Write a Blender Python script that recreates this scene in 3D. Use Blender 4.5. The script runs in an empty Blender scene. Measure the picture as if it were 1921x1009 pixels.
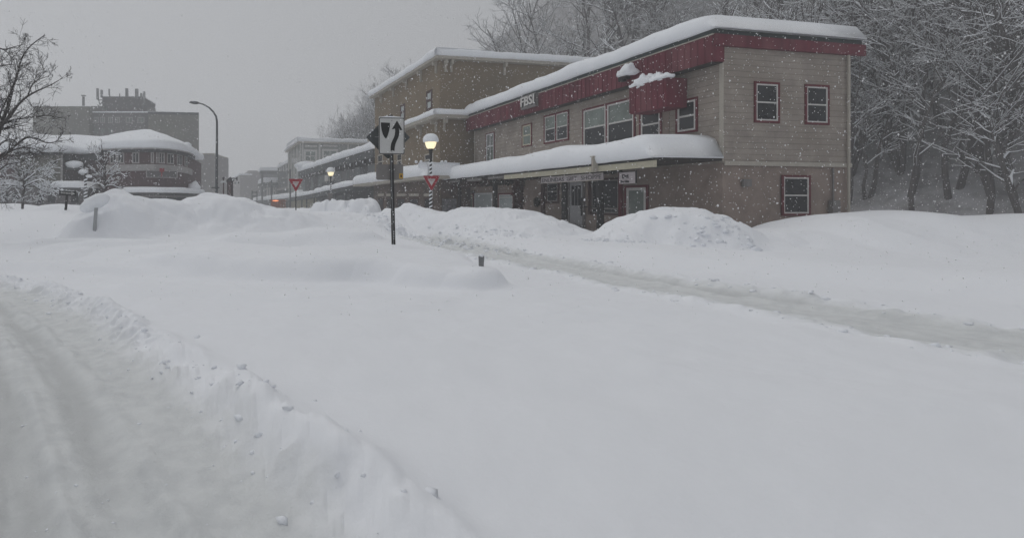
import bpy, math, random
import numpy as np
from mathutils import Vector, noise as mn
D = bpy.data
scene = bpy.context.scene
COL = scene.collection
R = math.radians
F = 950.0; CX = 600.0; HY = 378.0; EYE = 1.7
rnd = random.Random(7)

def P(px, py, Y):
    """point seen at photo pixel (px,py), Y metres ahead"""
    return Vector(((px-CX)/F*Y, Y, EYE+(HY-py)/F*Y))

# ------------------------------------------------------------------ materials
def new_mat(name):
    m = D.materials.new(name); m.use_nodes = True
    nt = m.node_tree; b = nt.nodes['Principled BSDF']
    return m, nt, b

def mat(name, col, rough=.8, var=.25, scale=3.0, bump=.2, bscale=None, metal=0, spec=.3, stretch=(1,1,1), dirt=None, coord='Object'):
    m, nt, b = new_mat(name)
    N = nt.nodes.new; L = nt.links.new
    tc = N('ShaderNodeTexCoord'); mp = N('ShaderNodeMapping'); mp.inputs['Scale'].default_value = stretch
    L(tc.outputs[coord], mp.inputs[0])
    n = N('ShaderNodeTexNoise'); n.inputs['Scale'].default_value = scale; n.inputs['Detail'].default_value = 6; n.inputs['Roughness'].default_value = .65
    L(mp.outputs[0], n.inputs[0])
    r = N('ShaderNodeValToRGB')
    lo = tuple(c*(1-var) for c in col); hi = tuple(min(1, c*(1+var)) for c in col)
    r.color_ramp.elements[0].position = .3; r.color_ramp.elements[1].position = .7
    r.color_ramp.elements[0].color = (*lo, 1); r.color_ramp.elements[1].color = (*hi, 1)
    L(n.outputs['Fac'], r.inputs[0])
    out = r.outputs[0]
    if dirt:
        n3 = N('ShaderNodeTexNoise'); n3.inputs['Scale'].default_value = scale*.4; n3.inputs['Detail'].default_value = 8
        L(mp.outputs[0], n3.inputs[0])
        r3 = N('ShaderNodeValToRGB'); r3.color_ramp.elements[0].position = .48; r3.color_ramp.elements[1].position = .72
        r3.color_ramp.elements[0].color = (0,0,0,1)
        mx = N('ShaderNodeMixRGB'); mx.inputs[2].default_value = (*dirt, 1)
        L(n3.outputs['Fac'], r3.inputs[0]); L(r3.outputs[0], mx.inputs[0]); L(out, mx.inputs[1]); out = mx.outputs[0]
    L(out, b.inputs['Base Color'])
    b.inputs['Roughness'].default_value = rough; b.inputs['Metallic'].default_value = metal
    b.inputs['Specular IOR Level'].default_value = spec
    if bump:
        n2 = N('ShaderNodeTexNoise'); n2.inputs['Scale'].default_value = bscale or scale*6; n2.inputs['Detail'].default_value = 5
        L(mp.outputs[0], n2.inputs[0])
        bp = N('ShaderNodeBump'); bp.inputs['Strength'].default_value = bump; bp.inputs['Distance'].default_value = .03
        L(n2.outputs['Fac'], bp.inputs['Height']); L(bp.outputs[0], b.inputs['Normal'])
    return m

def mat_boards(name, col, axis='Z', pitch=.2, var=.15, rough=.75, dirt=None, gap=.35):
    """boarding whose joints run along the wall: narrow dark joints every pitch metres"""
    m = mat(name, col, rough, var, 1.5, 0, dirt=dirt)
    nt = m.node_tree; b = nt.nodes['Principled BSDF']; N = nt.nodes.new; L = nt.links.new
    src = b.inputs['Base Color'].links[0].from_socket
    tc = N('ShaderNodeTexCoord'); sp = N('ShaderNodeSeparateXYZ'); L(tc.outputs['Object'], sp.inputs[0])
    d = N('ShaderNodeMath'); d.operation = 'DIVIDE'; d.inputs[1].default_value = pitch; L(sp.outputs[axis], d.inputs[0])
    f = N('ShaderNodeMath'); f.operation = 'FRACT'; L(d.outputs[0], f.inputs[0])
    r = N('ShaderNodeValToRGB'); e = r.color_ramp.elements
    e[0].position = 0; e[0].color = (gap,gap,gap,1); e[1].position = .1; e[1].color = (1,1,1,1)
    L(f.outputs[0], r.inputs[0])
    mx = N('ShaderNodeMixRGB'); mx.blend_type = 'MULTIPLY'; mx.inputs[0].default_value = 1
    L(src, mx.inputs[1]); L(r.outputs[0], mx.inputs[2]); L(mx.outputs[0], b.inputs['Base Color'])
    bp = N('ShaderNodeBump'); bp.inputs['Strength'].default_value = .6; bp.inputs['Distance'].default_value = .02
    bp.invert = axis == 'Z'
    L(f.outputs[0], bp.inputs['Height']); L(bp.outputs[0], b.inputs['Normal'])
    return m

def mat_brick(name, c1, c2, mortar, scale=1.0, w=.22, h=.075):
    m, nt, b = new_mat(name); N = nt.nodes.new; L = nt.links.new
    tc = N('ShaderNodeTexCoord'); sp = N('ShaderNodeSeparateXYZ'); L(tc.outputs['Object'], sp.inputs[0])
    a = N('ShaderNodeMath'); a.operation = 'ADD'; L(sp.outputs['X'], a.inputs[0]); L(sp.outputs['Y'], a.inputs[1])
    cb = N('ShaderNodeCombineXYZ'); L(a.outputs[0], cb.inputs[0]); L(sp.outputs['Z'], cb.inputs[1])
    t = N('ShaderNodeTexBrick'); t.inputs['Scale'].default_value = scale
    t.inputs['Brick Width'].default_value = w; t.inputs['Row Height'].default_value = h; t.inputs['Mortar Size'].default_value = .008
    t.inputs['Color1'].default_value = (*c1,1); t.inputs['Color2'].default_value = (*c2,1); t.inputs['Mortar'].default_value = (*mortar,1)
    L(cb.outputs[0], t.inputs[0]); L(t.outputs[0], b.inputs['Base Color'])
    b.inputs['Roughness'].default_value = .85
    return m

def mat_glass(name, col=(.03,.035,.04), rough=.12, spec=.6, var=.5):
    return mat(name, col, rough, var, .8, .02, spec=spec)

def mat_emit(name, col, s):
    m, nt, b = new_mat(name)
    b.inputs['Base Color'].default_value = (*col,1); b.inputs['Roughness'].default_value = .4
    b.inputs['Emission Color'].default_value = (*col,1); b.inputs['Emission Strength'].default_value = s
    return m

M = {}
M['snow'] = mat('snow', (.84,.86,.90), .75, .03, .7, .25, 9, spec=.25)
M['snowroof'] = mat('roof_snow', (.85,.87,.90), .8, .03, .5, .12, 5, spec=.2)
M['beige'] = mat_boards('beige_siding', (.30,.262,.228), 'Z', .24, .22, dirt=(.25,.215,.18), gap=.38)
M['beigeg'] = mat('beige_stucco', (.27,.215,.185), .85, .2, 1.5, .3, dirt=(.2,.165,.14))
M['fascia'] = mat('red_paint', (.120,.014,.028), .7, .35, 2.5, .2, stretch=(1,1,.2), dirt=(.17,.055,.065))
M['redtrim'] = mat('dark_red_trim', (.11,.010,.018), .6, .25, 6, .2)
M['green'] = mat('dark_green_metal', (.018,.03,.03), .5, .3, 3, .1)
M['white'] = mat('white_trim', (.55,.54,.52), .6, .08, 4, .1)
M['cream'] = mat('cream_paint', (.46,.43,.33), .6, .1, 3, .1)
M['tan'] = mat('tan_stucco', (.20,.155,.103), .9, .1, .9, .25, 20, dirt=(.16,.128,.088))
M['tansill'] = mat('tan_trim', (.40,.37,.32), .7, .1, 3, .1)
M['brownwood'] = mat('brown_wood', (.05,.018,.016), .6, .3, 5, .2, stretch=(1,1,.2))
M['brownwall'] = mat('brown_shopfront', (.105,.075,.06), .7, .3, 3, .2, dirt=(.05,.035,.03))
M['glass'] = mat_glass('window_glass',(.02,.022,.025),.12,.35)
M['glassg'] = mat_glass('green_grey_glass', (.16,.19,.17), .2, .5, .4)
M['glassp'] = mat_glass('pale_glass', (.42,.46,.46), .25, .5, .2)
M['curtain'] = mat('curtain_cloth', (.2,.21,.2), .8, .25, 2, .2, stretch=(4,4,.4))
M['grey1'] = mat_boards('grey_siding', (.14,.15,.155), 'Z', .25, .15, gap=.7)
M['grey2'] = mat_boards('green_grey_siding', (.24,.25,.23), 'Z', .25, .12, gap=.7)
M['greyd'] = mat('dark_grey_wall', (.075,.082,.085), .8, .35, 2, .2, dirt=(.03,.035,.035))
M['greydd'] = mat('charcoal_wall', (.055,.058,.062), .8, .3, 2, .2)
M['grey3'] = mat('mid_grey_wall', (.19,.195,.2), .85, .1, 1, .1)
M['grey4'] = mat('pale_concrete', (.24,.225,.22), .9, .06, .3, .1)
M['conc'] = mat('concrete_wall', (.155,.152,.13), .9, .1, .25, .15, dirt=(.135,.13,.12))
M['concd'] = mat('dark_concrete', (.125,.118,.12), .9, .12, .3, .1)
M['brick'] = mat_brick('brick', (.090,.045,.047), (.068,.037,.040), (.11,.09,.09), 1, .6, .2)
M['band'] = mat('white_band', (.34,.325,.32), .8, .1, 1, .1)
M['redsign'] = mat('red_sign_paint', (.25,.02,.03), .5, .1, 4, .1)
M['metal'] = mat('galvanised_steel', (.20,.205,.21), .45, .2, 8, .1, metal=.5)
M['metalback'] = mat('bare_aluminium_sign_back', (.19,.18,.175), .55, .12, 5, .1, metal=.2)
M['darkmetal'] = mat('dark_pole_paint', (.025,.025,.025), .5, .3, 10, .1)
M['cobra'] = mat('grey_pole_paint', (.075,.08,.085), .5, .2, 4, .1)
M['black'] = mat('black_sign_paint', (.006,.006,.006), .5, .2, 8, 0)
M['signwhite'] = mat('white_sign_face', (.50,.50,.49), .45, .06, 3, .02)
M['yieldred'] = mat('red_sign_face', (.28,.010,.022), .45, .15, 6, .02)
M['yellow'] = mat('yellow_sticker', (.50,.30,.03), .5, .15, 20, .02)
M['lamp'] = mat_emit('lit_globe', (1,.86,.55), .95)
M['orange'] = mat_emit('lit_strip_lamp', (1,.30,.12), 1.6)
M['kiosk'] = mat('brown_kiosk', (.24,.10,.06), .7, .3, 4, .2)
M['garland'] = mat('dark_garland', (.022,.022,.016), .9, .6, 12, .5)
M['wreath'] = mat('red_dark_foliage', (.05,.025,.022), .9, .6, 15, .5)
M['bark'] = mat('bark', (.065,.058,.055), .9, .3, 6, .3)
M['barkfar'] = mat('bark_hill', (.065,.057,.055), .9, .3, 2, .2)
M['twig'] = mat('twig', (.10,.082,.075), .9, .2, 6, .1)
M['hill'] = mat('hillside_brush', (.26,.255,.26), .95, .3, 1.6, .3, 3.0, dirt=(.42,.42,.44))
M['post'] = mat('weathered_post', (.34,.35,.36), .6, .1, 5, .1)
M['board'] = mat('grey_sign_board', (.32,.29,.30), .7, .1, 5, .1)
M['letter'] = mat('dark_lettering', (.015,.015,.018), .6, .1, 5, 0)
M['letterw'] = mat('pale_lettering', (.62,.60,.58), .6, .1, 5, 0)
M['poster'] = mat('mottled_poster', (.16,.16,.17), .7, .7, 5, 0)
M['whitepanel'] = mat('white_panel', (.55,.56,.57), .5, .05, 2, .05)
M['door'] = mat('grey_door_paint', (.34,.34,.35), .6, .08, 3, .1)
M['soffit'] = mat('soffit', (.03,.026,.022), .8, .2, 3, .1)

# ------------------------------------------------------------------ mesh helpers
def tag(o, label=None, cat=None, group=None, kind=None):
    if label: o['label'] = label
    if cat: o['category'] = cat
    if group: o['group'] = group
    if kind: o['kind'] = kind
    return o

class MB:
    def __init__(s): s.v = []; s.f = []; s.smooth = False
    def add(s, vs, fs):
        k = len(s.v); s.v += [tuple(v) for v in vs]; s.f += [tuple(i+k for i in f) for f in fs]
    def hexa(s, c):   # c: 4 bottom ccw + 4 top ccw
        s.add(c, [(3,2,1,0),(4,5,6,7),(0,1,5,4),(1,2,6,5),(2,3,7,6),(3,0,4,7)])
    def box(s, x0,x1,y0,y1,z0,z1):
        s.hexa([(x0,y0,z0),(x1,y0,z0),(x1,y1,z0),(x0,y1,z0),(x0,y0,z1),(x1,y0,z1),(x1,y1,z1),(x0,y1,z1)])
    def tube(s, pts, rad, k=8, caps=True):
        pts = [Vector(p) for p in pts]
        if not hasattr(rad, '__len__'): rad = [rad]*len(pts)
        base = len(s.v); up = Vector((0,0,1)); prev = None
        for i, p in enumerate(pts):
            a = pts[max(0,i-1)]; b = pts[min(len(pts)-1,i+1)]; t = (b-a).normalized()
            if prev is None:
                ref = Vector((1,0,0)) if abs(t.z) > .9 else up
                u = t.cross(ref).normalized()
            else:
                u = (prev - t*prev.dot(t)).normalized()
            prev = u; w = t.cross(u)
            for j in range(k):
                an = 2*math.pi*j/k
                q = p + (u*math.cos(an)+w*math.sin(an))*rad[i]; s.v.append(tuple(q))
        for i in range(len(pts)-1):
            for j in range(k):
                a = base+i*k+j; b = base+i*k+(j+1)%k
                s.f.append((a,b,b+k,a+k))
        if caps:
            s.f.append(tuple(base+j for j in range(k))[::-1]); e = base+(len(pts)-1)*k
            s.f.append(tuple(e+j for j in range(k)))
    def lathe(s, c, prof, k=20):
        base = len(s.v)
        for r, z in prof:
            for j in range(k):
                a = 2*math.pi*j/k; s.v.append((c[0]+r*math.cos(a), c[1]+r*math.sin(a), c[2]+z))
        for i in range(len(prof)-1):
            for j in range(k):
                a = base+i*k+j; b = base+i*k+(j+1)%k; s.f.append((a,b,b+k,a+k))
        s.f.append(tuple(base+j for j in range(k))[::-1]); e = base+(len(prof)-1)*k
        s.f.append(tuple(e+j for j in range(k)))
    def blob(s, c, r, seed=0, amp=.25, k=12, flat=1.0):
        base = len(s.v); c = Vector(c)
        rr = r if hasattr(r,'__len__') else (r,r,r)
        for i in range(k+1):
            th = math.pi*i/k
            for j in range(2*k):
                ph = math.pi*j/k
                d = Vector((math.sin(th)*math.cos(ph), math.sin(th)*math.sin(ph), math.cos(th)))
                q = 1+amp*mn.noise(d*1.6+Vector((seed*3.1,seed,0)))*1.5
                z = d.z*rr[2]*q
                if z < 0: z *= flat
                s.v.append((c.x+d.x*rr[0]*q, c.y+d.y*rr[1]*q, c.z+z))
        for i in range(k):
            for j in range(2*k):
                a = base+i*2*k+j; b = base+i*2*k+(j+1)%(2*k); s.f.append((a,a+2*k,b+2*k,b))
    def build(s, name, m, parent=None, loc=None, smooth=None, label=None):
        if parent is not None:
            org = Vector(ORG[parent.name])
        else: org = Vector(loc) if loc is not None else Vector((0,0,0))
        me = D.meshes.new(name)
        me.from_pydata([(v[0]-org.x, v[1]-org.y, v[2]-org.z) for v in s.v], [], s.f)
        me.materials.append(m); me.update()
        if smooth if smooth is not None else s.smooth:
            me.polygons.foreach_set('use_smooth', [True]*len(me.polygons))
        o = D.objects.new(name, me); COL.objects.link(o)
        if parent is not None: o.parent = parent
        else: o.location = org
        ORG[o.name] = tuple(org)
        if label: o['label'] = label
        return o
ORG = {}
def root(name, loc, label, cat, group=None, kind=None):
    o = D.objects.new(name, None); COL.objects.link(o); o.location = loc; o.empty_display_size = .3
    ORG[o.name] = tuple(loc)
    return tag(o, label, cat, group, kind)

class Wall:
    """vertical plane through plan points p0 -> p1; outward side faces the camera"""
    def __init__(s, p0, p1):
        s.p0 = Vector(p0[:2]); d = Vector(p1[:2])-s.p0; s.len = d.length; s.e = d.normalized()
        n = Vector((s.e.y, -s.e.x)); 
        if n.dot(-s.p0) < 0: n = -n
        s.n = n
    @staticmethod
    def px(pa, Ya, pb, Yb): return Wall(((pa-CX)/F*Ya, Ya), ((pb-CX)/F*Yb, Yb))
    def off(s, d):
        q = s.p0+s.n*d; return Wall(q, q+s.e*s.len)
    def S(s, px):
        u = (px-CX)/F   # p0 + e*t = k*(u,1)
        return (u*s.p0.y - s.p0.x)/(s.e.x - u*s.e.y)
    def Z(s, px, py):
        Y = s.p0.y+s.e.y*s.S(px); return EYE+(HY-py)/F*Y
    def pt(s, a, z, o=0):
        q = s.p0+s.e*a+s.n*o; return Vector((q.x,q.y,z))
    def box(s, mb, a0,a1,z0,z1,o0,o1):
        if a1 < a0: a0,a1 = a1,a0
        c = [s.pt(a0,z0,o0),s.pt(a1,z0,o0),s.pt(a1,z0,o1),s.pt(a0,z0,o1),
             s.pt(a0,z1,o0),s.pt(a1,z1,o0),s.pt(a1,z1,o1),s.pt(a0,z1,o1)]
        mb.hexa(c)
    def rect(s, x0,x1,y0,y1):
        a0,a1 = s.S(x0),s.S(x1); pm = (x0+x1)/2
        z1,z0 = s.Z(pm,y0), s.Z(pm,y1)
        if a1 < a0: a0,a1 = a1,a0
        return a0,a1,z0,z1

def window(W, par, r, frame='white', glass='glass', trim=None, rails=(.5,), mulls=(), fw=.06, tw=.09, o=0.0, curtain=False, label=None, sill=False, name='window'):
    a0,a1,z0,z1 = r
    if trim:
        t = MB()
        W.box(t,a0-tw,a0,z0-tw,z1+tw,o,o+.05); W.box(t,a1,a1+tw,z0-tw,z1+tw,o,o+.05)
        W.box(t,a0,a1,z1,z1+tw,o,o+.05); W.box(t,a0,a1,z0-tw,z0,o,o+.05)
        if sill: W.box(t,a0-tw-.04,a1+tw+.04,z0-tw-.05,z0-tw,o,o+.1)
        w = t.build(name, M[trim], par, label=label)
    else: w = None
    f = MB()
    W.box(f,a0,a0+fw,z0,z1,o,o+.035); W.box(f,a1-fw,a1,z0,z1,o,o+.035)
    W.box(f,a0+fw,a1-fw,z1-fw,z1,o,o+.035); W.box(f,a0+fw,a1-fw,z0,z0+fw,o,o+.035)
    for q in rails:
        z = z0+(z1-z0)*q; W.box(f,a0+fw,a1-fw,z-fw*.5,z+fw*.5,o,o+.03)
    for q in mulls:
        a = a0+(a1-a0)*q; W.box(f,a-fw*.4,a+fw*.4,z0+fw,z1-fw,o,o+.027)
    if w is None:
        w = f.build(name, M[frame], par, label=label)
    else: f.build('frame', M[frame], w)
    g = MB(); W.box(g,a0+fw*.5,a1-fw*.5,z0+fw*.5,z1-fw*.5,o-.02,o+.012)
    g.build('pane', M[glass], w)
    if curtain:
        c = MB(); z = z0+(z1-z0)*(.5 if rails else .55)
        W.box(c,a0+fw,a1-fw,z,z1-fw,o,o+.018); c.build('curtain', M['curtain'], w)
    return w

def snow_edge(path, depth, thick, over=.15, seed=0, step=.35, amp=.12, ends=(1,1), slope=0.0, name='roof_snow', parent=None, inward=None):
    """snow lying along an eave: rounded front, path = bottom front edge points"""
    pts = [Vector(p) for p in path]; out = []
    for i in range(len(pts)-1):
        a,b = pts[i],pts[i+1]; n = max(1,int((b-a).length/step))
        for k in range(n): out.append(a.lerp(b,k/n))
    out.append(pts[-1]); n = len(out)
    L = [0]
    for i in range(1,n): L.append(L[-1]+(out[i]-out[i-1]).length)
    mb = MB(); nr = None; rows = []
    for i,p in enumerate(out):
        t = (out[min(n-1,i+2)]-out[max(0,i-2)]); t.z = 0; t.normalize()
        w = Vector((t.y,-t.x,0))
        if inward is not None:
            if w.dot(Vector((*inward[:2],0))) > 0: w = -w
        elif w.dot(-p) < 0: w = -w
        no = mn.noise(Vector((L[i]*.35,seed*7.3,0))); n2 = mn.noise(Vector((L[i]*1.1,seed*3.7,5)))
        n4 = mn.noise(Vector((L[i]*3.1,seed*1.7,9)))
        th = thick*(1+amp*(1.1*no+.5*n2+.2*n4)); ov = over*(1+.9*no+.6*n2+.35*n4)
        e0 = min(1,(L[i]/(thick*.9)) ) if ends[0] else 1; e1 = min(1,((L[-1]-L[i])/(thick*.9))) if ends[1] else 1
        e = min(e0,e1); q = math.sqrt(max(0,1-(1-e)**2))
        q = max(q,.05); sag = -.05*abs(n2)
        prof = [(-.25,.0),(ov*.5-.02,.0+sag),(ov*.9,.05*th+sag),(ov+.06*th,.22*th),(ov+.075*th,.42*th),(ov+.03*th,.62*th),(ov-.08*th,.8*th),(ov-.28*th,.93*th),(ov-.6*th,.985*th),
                (-depth*.3,(1.0)*th+slope*depth*.3),(-depth*.65,1.02*th+slope*depth*.65),(-depth,1.0*th+slope*depth),(-depth,0)]
        row = []
        for a,b in prof:
            if a > -depth*.29: a2 = a
            else: a2 = a
            jx = 0
            row.append(p+w*a2+Vector((0,0,b*q if b>0 else b)))
        rows.append(row)
    k = len(rows[0])
    vs = [v for r_ in rows for v in r_]; fs = []
    for i in range(n-1):
        for j in range(k):
            a = i*k+j; b = i*k+(j+1)%k; fs.append((a,b,b+k,a+k))
    fs.append(tuple(range(k))); fs.append(tuple((n-1)*k+j for j in range(k))[::-1])
    mb.add(vs,fs)
    return mb.build(name, M['snowroof'], parent, smooth=True)

def text_mb(s, size, W, a, z, o, depth=.02, bold=.0, align='LEFT', sx=1.0):
    """lettering as mesh faces in a wall's plane"""
    cu = D.curves.new('t','FONT'); cu.body = s; cu.size = size; cu.extrude = depth/2; cu.offset = bold; cu.align_x = align
    cu.resolution_u = 3
    ob = D.objects.new('t',cu); COL.objects.link(ob)
    dg = bpy.context.evaluated_depsgraph_get(); me = D.meshes.new_from_object(ob.evaluated_get(dg))
    mb = MB(); sgn = 1
    right = W.e if W.e.cross(W.n) < 0 else W.e   # direction handled by caller through sx sign
    vs = [W.pt(a+v.co.x*sx, z+v.co.y, o+v.co.z) for v in me.vertices]
    mb.add(vs,[tuple(p.vertices) for p in me.polygons])
    D.objects.remove(ob); D.curves.remove(cu); D.meshes.remove(me)
    return mb

# ------------------------------------------------------------------ terrain
def vn(x,y,seed):
    xi = np.floor(x).astype(np.int64); yi = np.floor(y).astype(np.int64); xf = x-xi; yf = y-yi
    def h(a,b):
        n = (a*374761393+b*668265263+seed*1442695041) & 0xffffffff
        n = ((n^(n>>13))*1274126177) & 0xffffffff
        return ((n^(n>>16)) & 0xffff)/65535.0*2-1
    u = xf*xf*xf*(xf*(xf*6-15)+10); v = yf*yf*yf*(yf*(yf*6-15)+10)
    return (h(xi,yi)*(1-u)+h(xi+1,yi)*u)*(1-v)+(h(xi,yi+1)*(1-u)+h(xi+1,yi+1)*u)*v
def fbm(x,y,seed,o=4):
    s = 0; a = 1; 
    for i in range(o): s = s+a*vn(x*2**i,y*2**i,seed+i*17); a *= .5
    return s
def sst(a,b,x):
    t = np.clip((x-a)/(b-a),0,1); return t*t*(3-2*t)
def poly(x,y,pts):
    """distance to polyline, interpolated third/4th values, signed side"""
    bd = np.full(x.shape,1e9); vals = [np.zeros(x.shape) for _ in range(len(pts[0])-2)]; side = np.zeros(x.shape); ws = np.zeros(x.shape)
    for p,q in zip(pts[:-1],pts[1:]):
        dx,dy = q[0]-p[0],q[1]-p[1]; l2 = dx*dx+dy*dy
        t = np.clip(((x-p[0])*dx+(y-p[1])*dy)/l2,0,1)
        ex,ey = x-(p[0]+t*dx),y-(p[1]+t*dy); d = np.hypot(ex,ey); m = d < bd
        bd = np.where(m,d,bd); side = np.where(m,np.sign(dx*(y-p[1])-dy*(x-p[0])),side)
        if vals:
            w = 1/(ex*ex+ey*ey+.02)**2.5; ws += w
            for i in range(len(vals)): vals[i] = vals[i]+w*(p[2+i]+(q[2+i]-p[2+i])*t)
    return bd,[v/ws for v in vals],side
def ridgepts(l):   # (px,py,Y,width)
    out = []
    for px,py,Y,w in l:
        p = P(px,py,Y); out.append((p.x,p.y,p.z,w))
    return out
RIDGES = [
 # plough bank on the left of the street
 (ridgepts([(150,416,20.5,.7),(172,404,21,1.0),(188,386,21.3,1.3),(201,368,21.6,1.6),(216,361.5,22,2.0),(238,366,22,2.2),(262,375,22.5,2.2),(300,380,23,2.3),(330,380,24,2.3),(352,374,24,2.4),(385,370.5,24,2.6),(430,371,24,2.6),(460,374,24,2.4),(482,383,24,2.2),(503,393,24,1.9),(530,396,24,1.9),(560,399,24.5,1.8),(590,402,25,1.6),(640,414,25,1.4)]),3.0),
 # distant banks on the left
 (ridgepts([(-140,393,30,2.5),(-60,394,30,2.5),(20,397,30,2.5),(70,396,30,2),(110,397,29.5,2),(140,393,29,2),(165,388,30,2.5)]),2.6),
 (ridgepts([(-150,386,42,3),(-40,384,42,3),(30,382,42,3),(75,388,42,3),(110,383,41,3),(150,386,40,3),(250,376,39,3),(330,378,38,3),(420,380,40,3)]),2.4),
 # chunks by the far lamp
 (ridgepts([(604,383,33,.75),(614,377,33,1.1),(636,375.5,33,1.3),(652,377,33,1.2),(665,377,32.5,1.2)]),4.0),
 (ridgepts([(668,377,32,1.0),(680,373,31.5,1.3),(689,375,31,1.0),(695,386,30.5,.6)]),4.0),
 # far bank across the street's end
 (ridgepts([(440,392,60,3),(500,391,56,3),(545,391,50,3),(575,392,44,2.6),(600,392,40,2.4)]),2.6),
 # long bank in front of the shops
 (ridgepts([(716,391,27,.9),(726,380,27,1.4),(742,372,26.5,1.8),(765,380,26,1.9),(790,391,25.5,1.9),(815,397,25,1.9),(838,399,24.7,1.9),(852,399,24.4,1.9),(868,389,24,1.9),(888,392,23.6,1.9),(905,390,23.2,2.0),(935,391,22.8,2.1),(960,393,22.2,2.2),(985,396,21.6,2.3),(1010,406,21,2.1),(1040,415,20.3,1.8),(1070,430,19.7,1.5),(1094,450,19.2,.9)]),3.2),
 # snowed-in heap on the right
 (ridgepts([(1120,446,17.8,.75),(1142,428,17.8,1.2),(1166,419,17.9,1.3),(1183,404,17.9,1.6),(1200,396,17.8,1.8),(1240,390,17.6,1.9),(1300,391,17.3,1.9),(1350,404,17,1.8),(1390,425,16.8,1.4),(1420,446,16.6,1.0)]),4.2),
 (ridgepts([(1480,430,17,2.2),(1560,404,17,3.0),(1680,396,17,3.4),(1800,408,16.6,3.4),(1960,402,16,3.4),(2100,400,15.5,3.4)]),2.6),
]
ROAD_R = [(14,-4),(10.5,1),(8.3,5),(6.55,9.5),(5.75,13.5),(5.2,17),(4.6,21),(3.7,26),(1.5,34),(-2,46),(-6,60),(-14,90)]
ROAD_L = [(-40,17),(-22,13),(-12,10.3),(-8.4,9.4),(-6.2,7.9),(-4.5,6.1),(-2.9,4.0),(-1.4,1.8),(0,-.6),(3,-5),(8,-12)]
MED_T = [(-9,17.5),(-4,15.2),(0,12.2),(1.5,10.8),(2.75,9.6),(3.2,9.25)]
def wx0(x,y): return x+.3*fbm(x*.4,y*.4,25,2)
def height(x,y):
    base = -.012*np.clip(np.hypot(x,y)-28,0,80)
    z = base+.10+.05*fbm(x*.22,y*.22,3,3)
    # smooth undulations of unploughed snow
    z = z+.22*sst(9,19,y)*sst(1.5,-6,x)*sst(26,20,y)
    # long shallow hollow in front of the left bank
    d,_,_ = poly(x,y,[(-12,20),(-6,18.6),(-2,17.6),(1,17.3)]); z = z-.42*np.exp(-(d/1.4)**2)
    d,_,_ = poly(x,y,[(-6.3,13.6),(-4.6,13.0),(-3.4,12.9)]); z = z-.13*np.exp(-(d/.5)**2)
    # island: a low table of snow with a steep near side and nose
    d,v,_ = poly(x,y,[(-6.0,14.6,.12,1.2),(-4.6,13.9,.27,1.4),(-3.0,13.2,.40,1.7),(-1.2,12.5,.44,2.0),(.6,12.1,.48,2.1),(1.6,11.8,.50,1.95),(2.2,11.1,.46,1.4),(2.45,10.4,.37,.95),(2.86,9.8,.27,.66)])
    med = v[0]*np.exp(-(d/v[1])**9)*(1+.10*fbm(x*.6,y*.6,88,2))
    z = z+med
    d,_,_ = poly(x,y,[(2.0,15.5),(1.4,17.5),(.6,20)]); z = z+.28*np.exp(-(d/1.7)**3)
    # pillow hiding the island's end post
    d,_,_ = poly(x,y,[(3.0,9.7),(3.15,9.55)]); z = z+.07*np.exp(-(d/.40)**4)
    # snow shelf right of the island, on both sides of the wheel track
    d,_,_ = poly(x,y,[(20,5),(13,9),(9.5,13.0),(8.4,17),(7.0,21.5),(6.2,25)]); z = z+.36*np.exp(-(d/1.7)**4)
    # surface between chunks and island
    d,_,_ = poly(x,y,[(-3,27),(0,26),(1.0,25)]); z = z+.5*np.exp(-(d/3.2)**3)
    d,_,_ = poly(x,y,[(-3,40),(-1,32),(1,29)]); z = z+.7*np.exp(-(d/3.5)**4)
    d,_,_ = poly(x,y,[(-30,34),(-17,31),(-12,27)]); z = z+.85*np.exp(-(d/5)**4)
    # layered drifts lying against the left bank
    for pts_,hh_,ww_ in (([(-9,17.2),(-5.5,17.6),(-3,17.2)],.22,.8),([(-7.5,15.2),(-4.5,15.6),(-1.5,15.4)],.16,.7),([(-3,19.6),(-.8,19.8),(1.2,19.4)],.28,.9),([(-8,12.2),(-5.2,12.0),(-3,11.3)],.11,.55),([(-3.5,9.6),(-.8,9.0),(1.4,8.2)],.07,.6)):
        d,_,_ = poly(wx0(x,y),y+.25*fbm(x*.5,y*.5,24,2),pts_); z = z+hh_*np.exp(-(d/ww_)**4)
    # banks
    wx = x+.16*fbm(x*.9,y*.9,21,3); wy = y+.16*fbm(x*.9,y*.9,22,3)
    for k,(pts,pw) in enumerate(RIDGES):
        d,v,s = poly(wx,wy,pts)
        h = (v[0]-z+.03)*np.exp(-(d/v[1])**pw)
        z = z+np.clip(h,0,9)*(1)
    bank = np.zeros(x.shape)
    for k in (0,3,4,6,7):
        d,v,s = poly(x,y,RIDGES[k][0]); bank = np.maximum(bank,np.exp(-(d/(v[1]*1.15))**4))
    lum = np.abs(fbm(x*1.1,y*1.1,41,3)); lum2 = fbm(x*2.7,y*2.7,55,3)
    z = z+bank*(.018*lum2-.075*lum*(lum<.9))*sst(-1.0,1.5,x)+bank*(.16*np.abs(fbm(x*.55,y*.9,47,3))-.05+.05*lum)*sst(1.5,-1.0,x)
    # creased chunks by the lamp
    for k in (3,4):
        d,v,s = poly(x,y,RIDGES[k][0]); m = np.exp(-(d/(v[1]*1.2))**6)
        z = z-m*.22*np.exp(-(np.abs(vn(x*1.0+3,y*1.0,77))/.13)**2)
    # slumped clods at the foot of the shop bank
    d,v,s = poly(x,y,[(3.6,24.6,0),(5.3,22.0,0),(6.6,19.8,0),(7.6,17.9,0)]); m = np.exp(-(d/.45)**2)
    z = z+m*(.16*np.clip(fbm(x*3.0,y*3.0,91,2),-.2,1))
    # wheel tracks, right
    road = np.zeros(x.shape)
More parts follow.
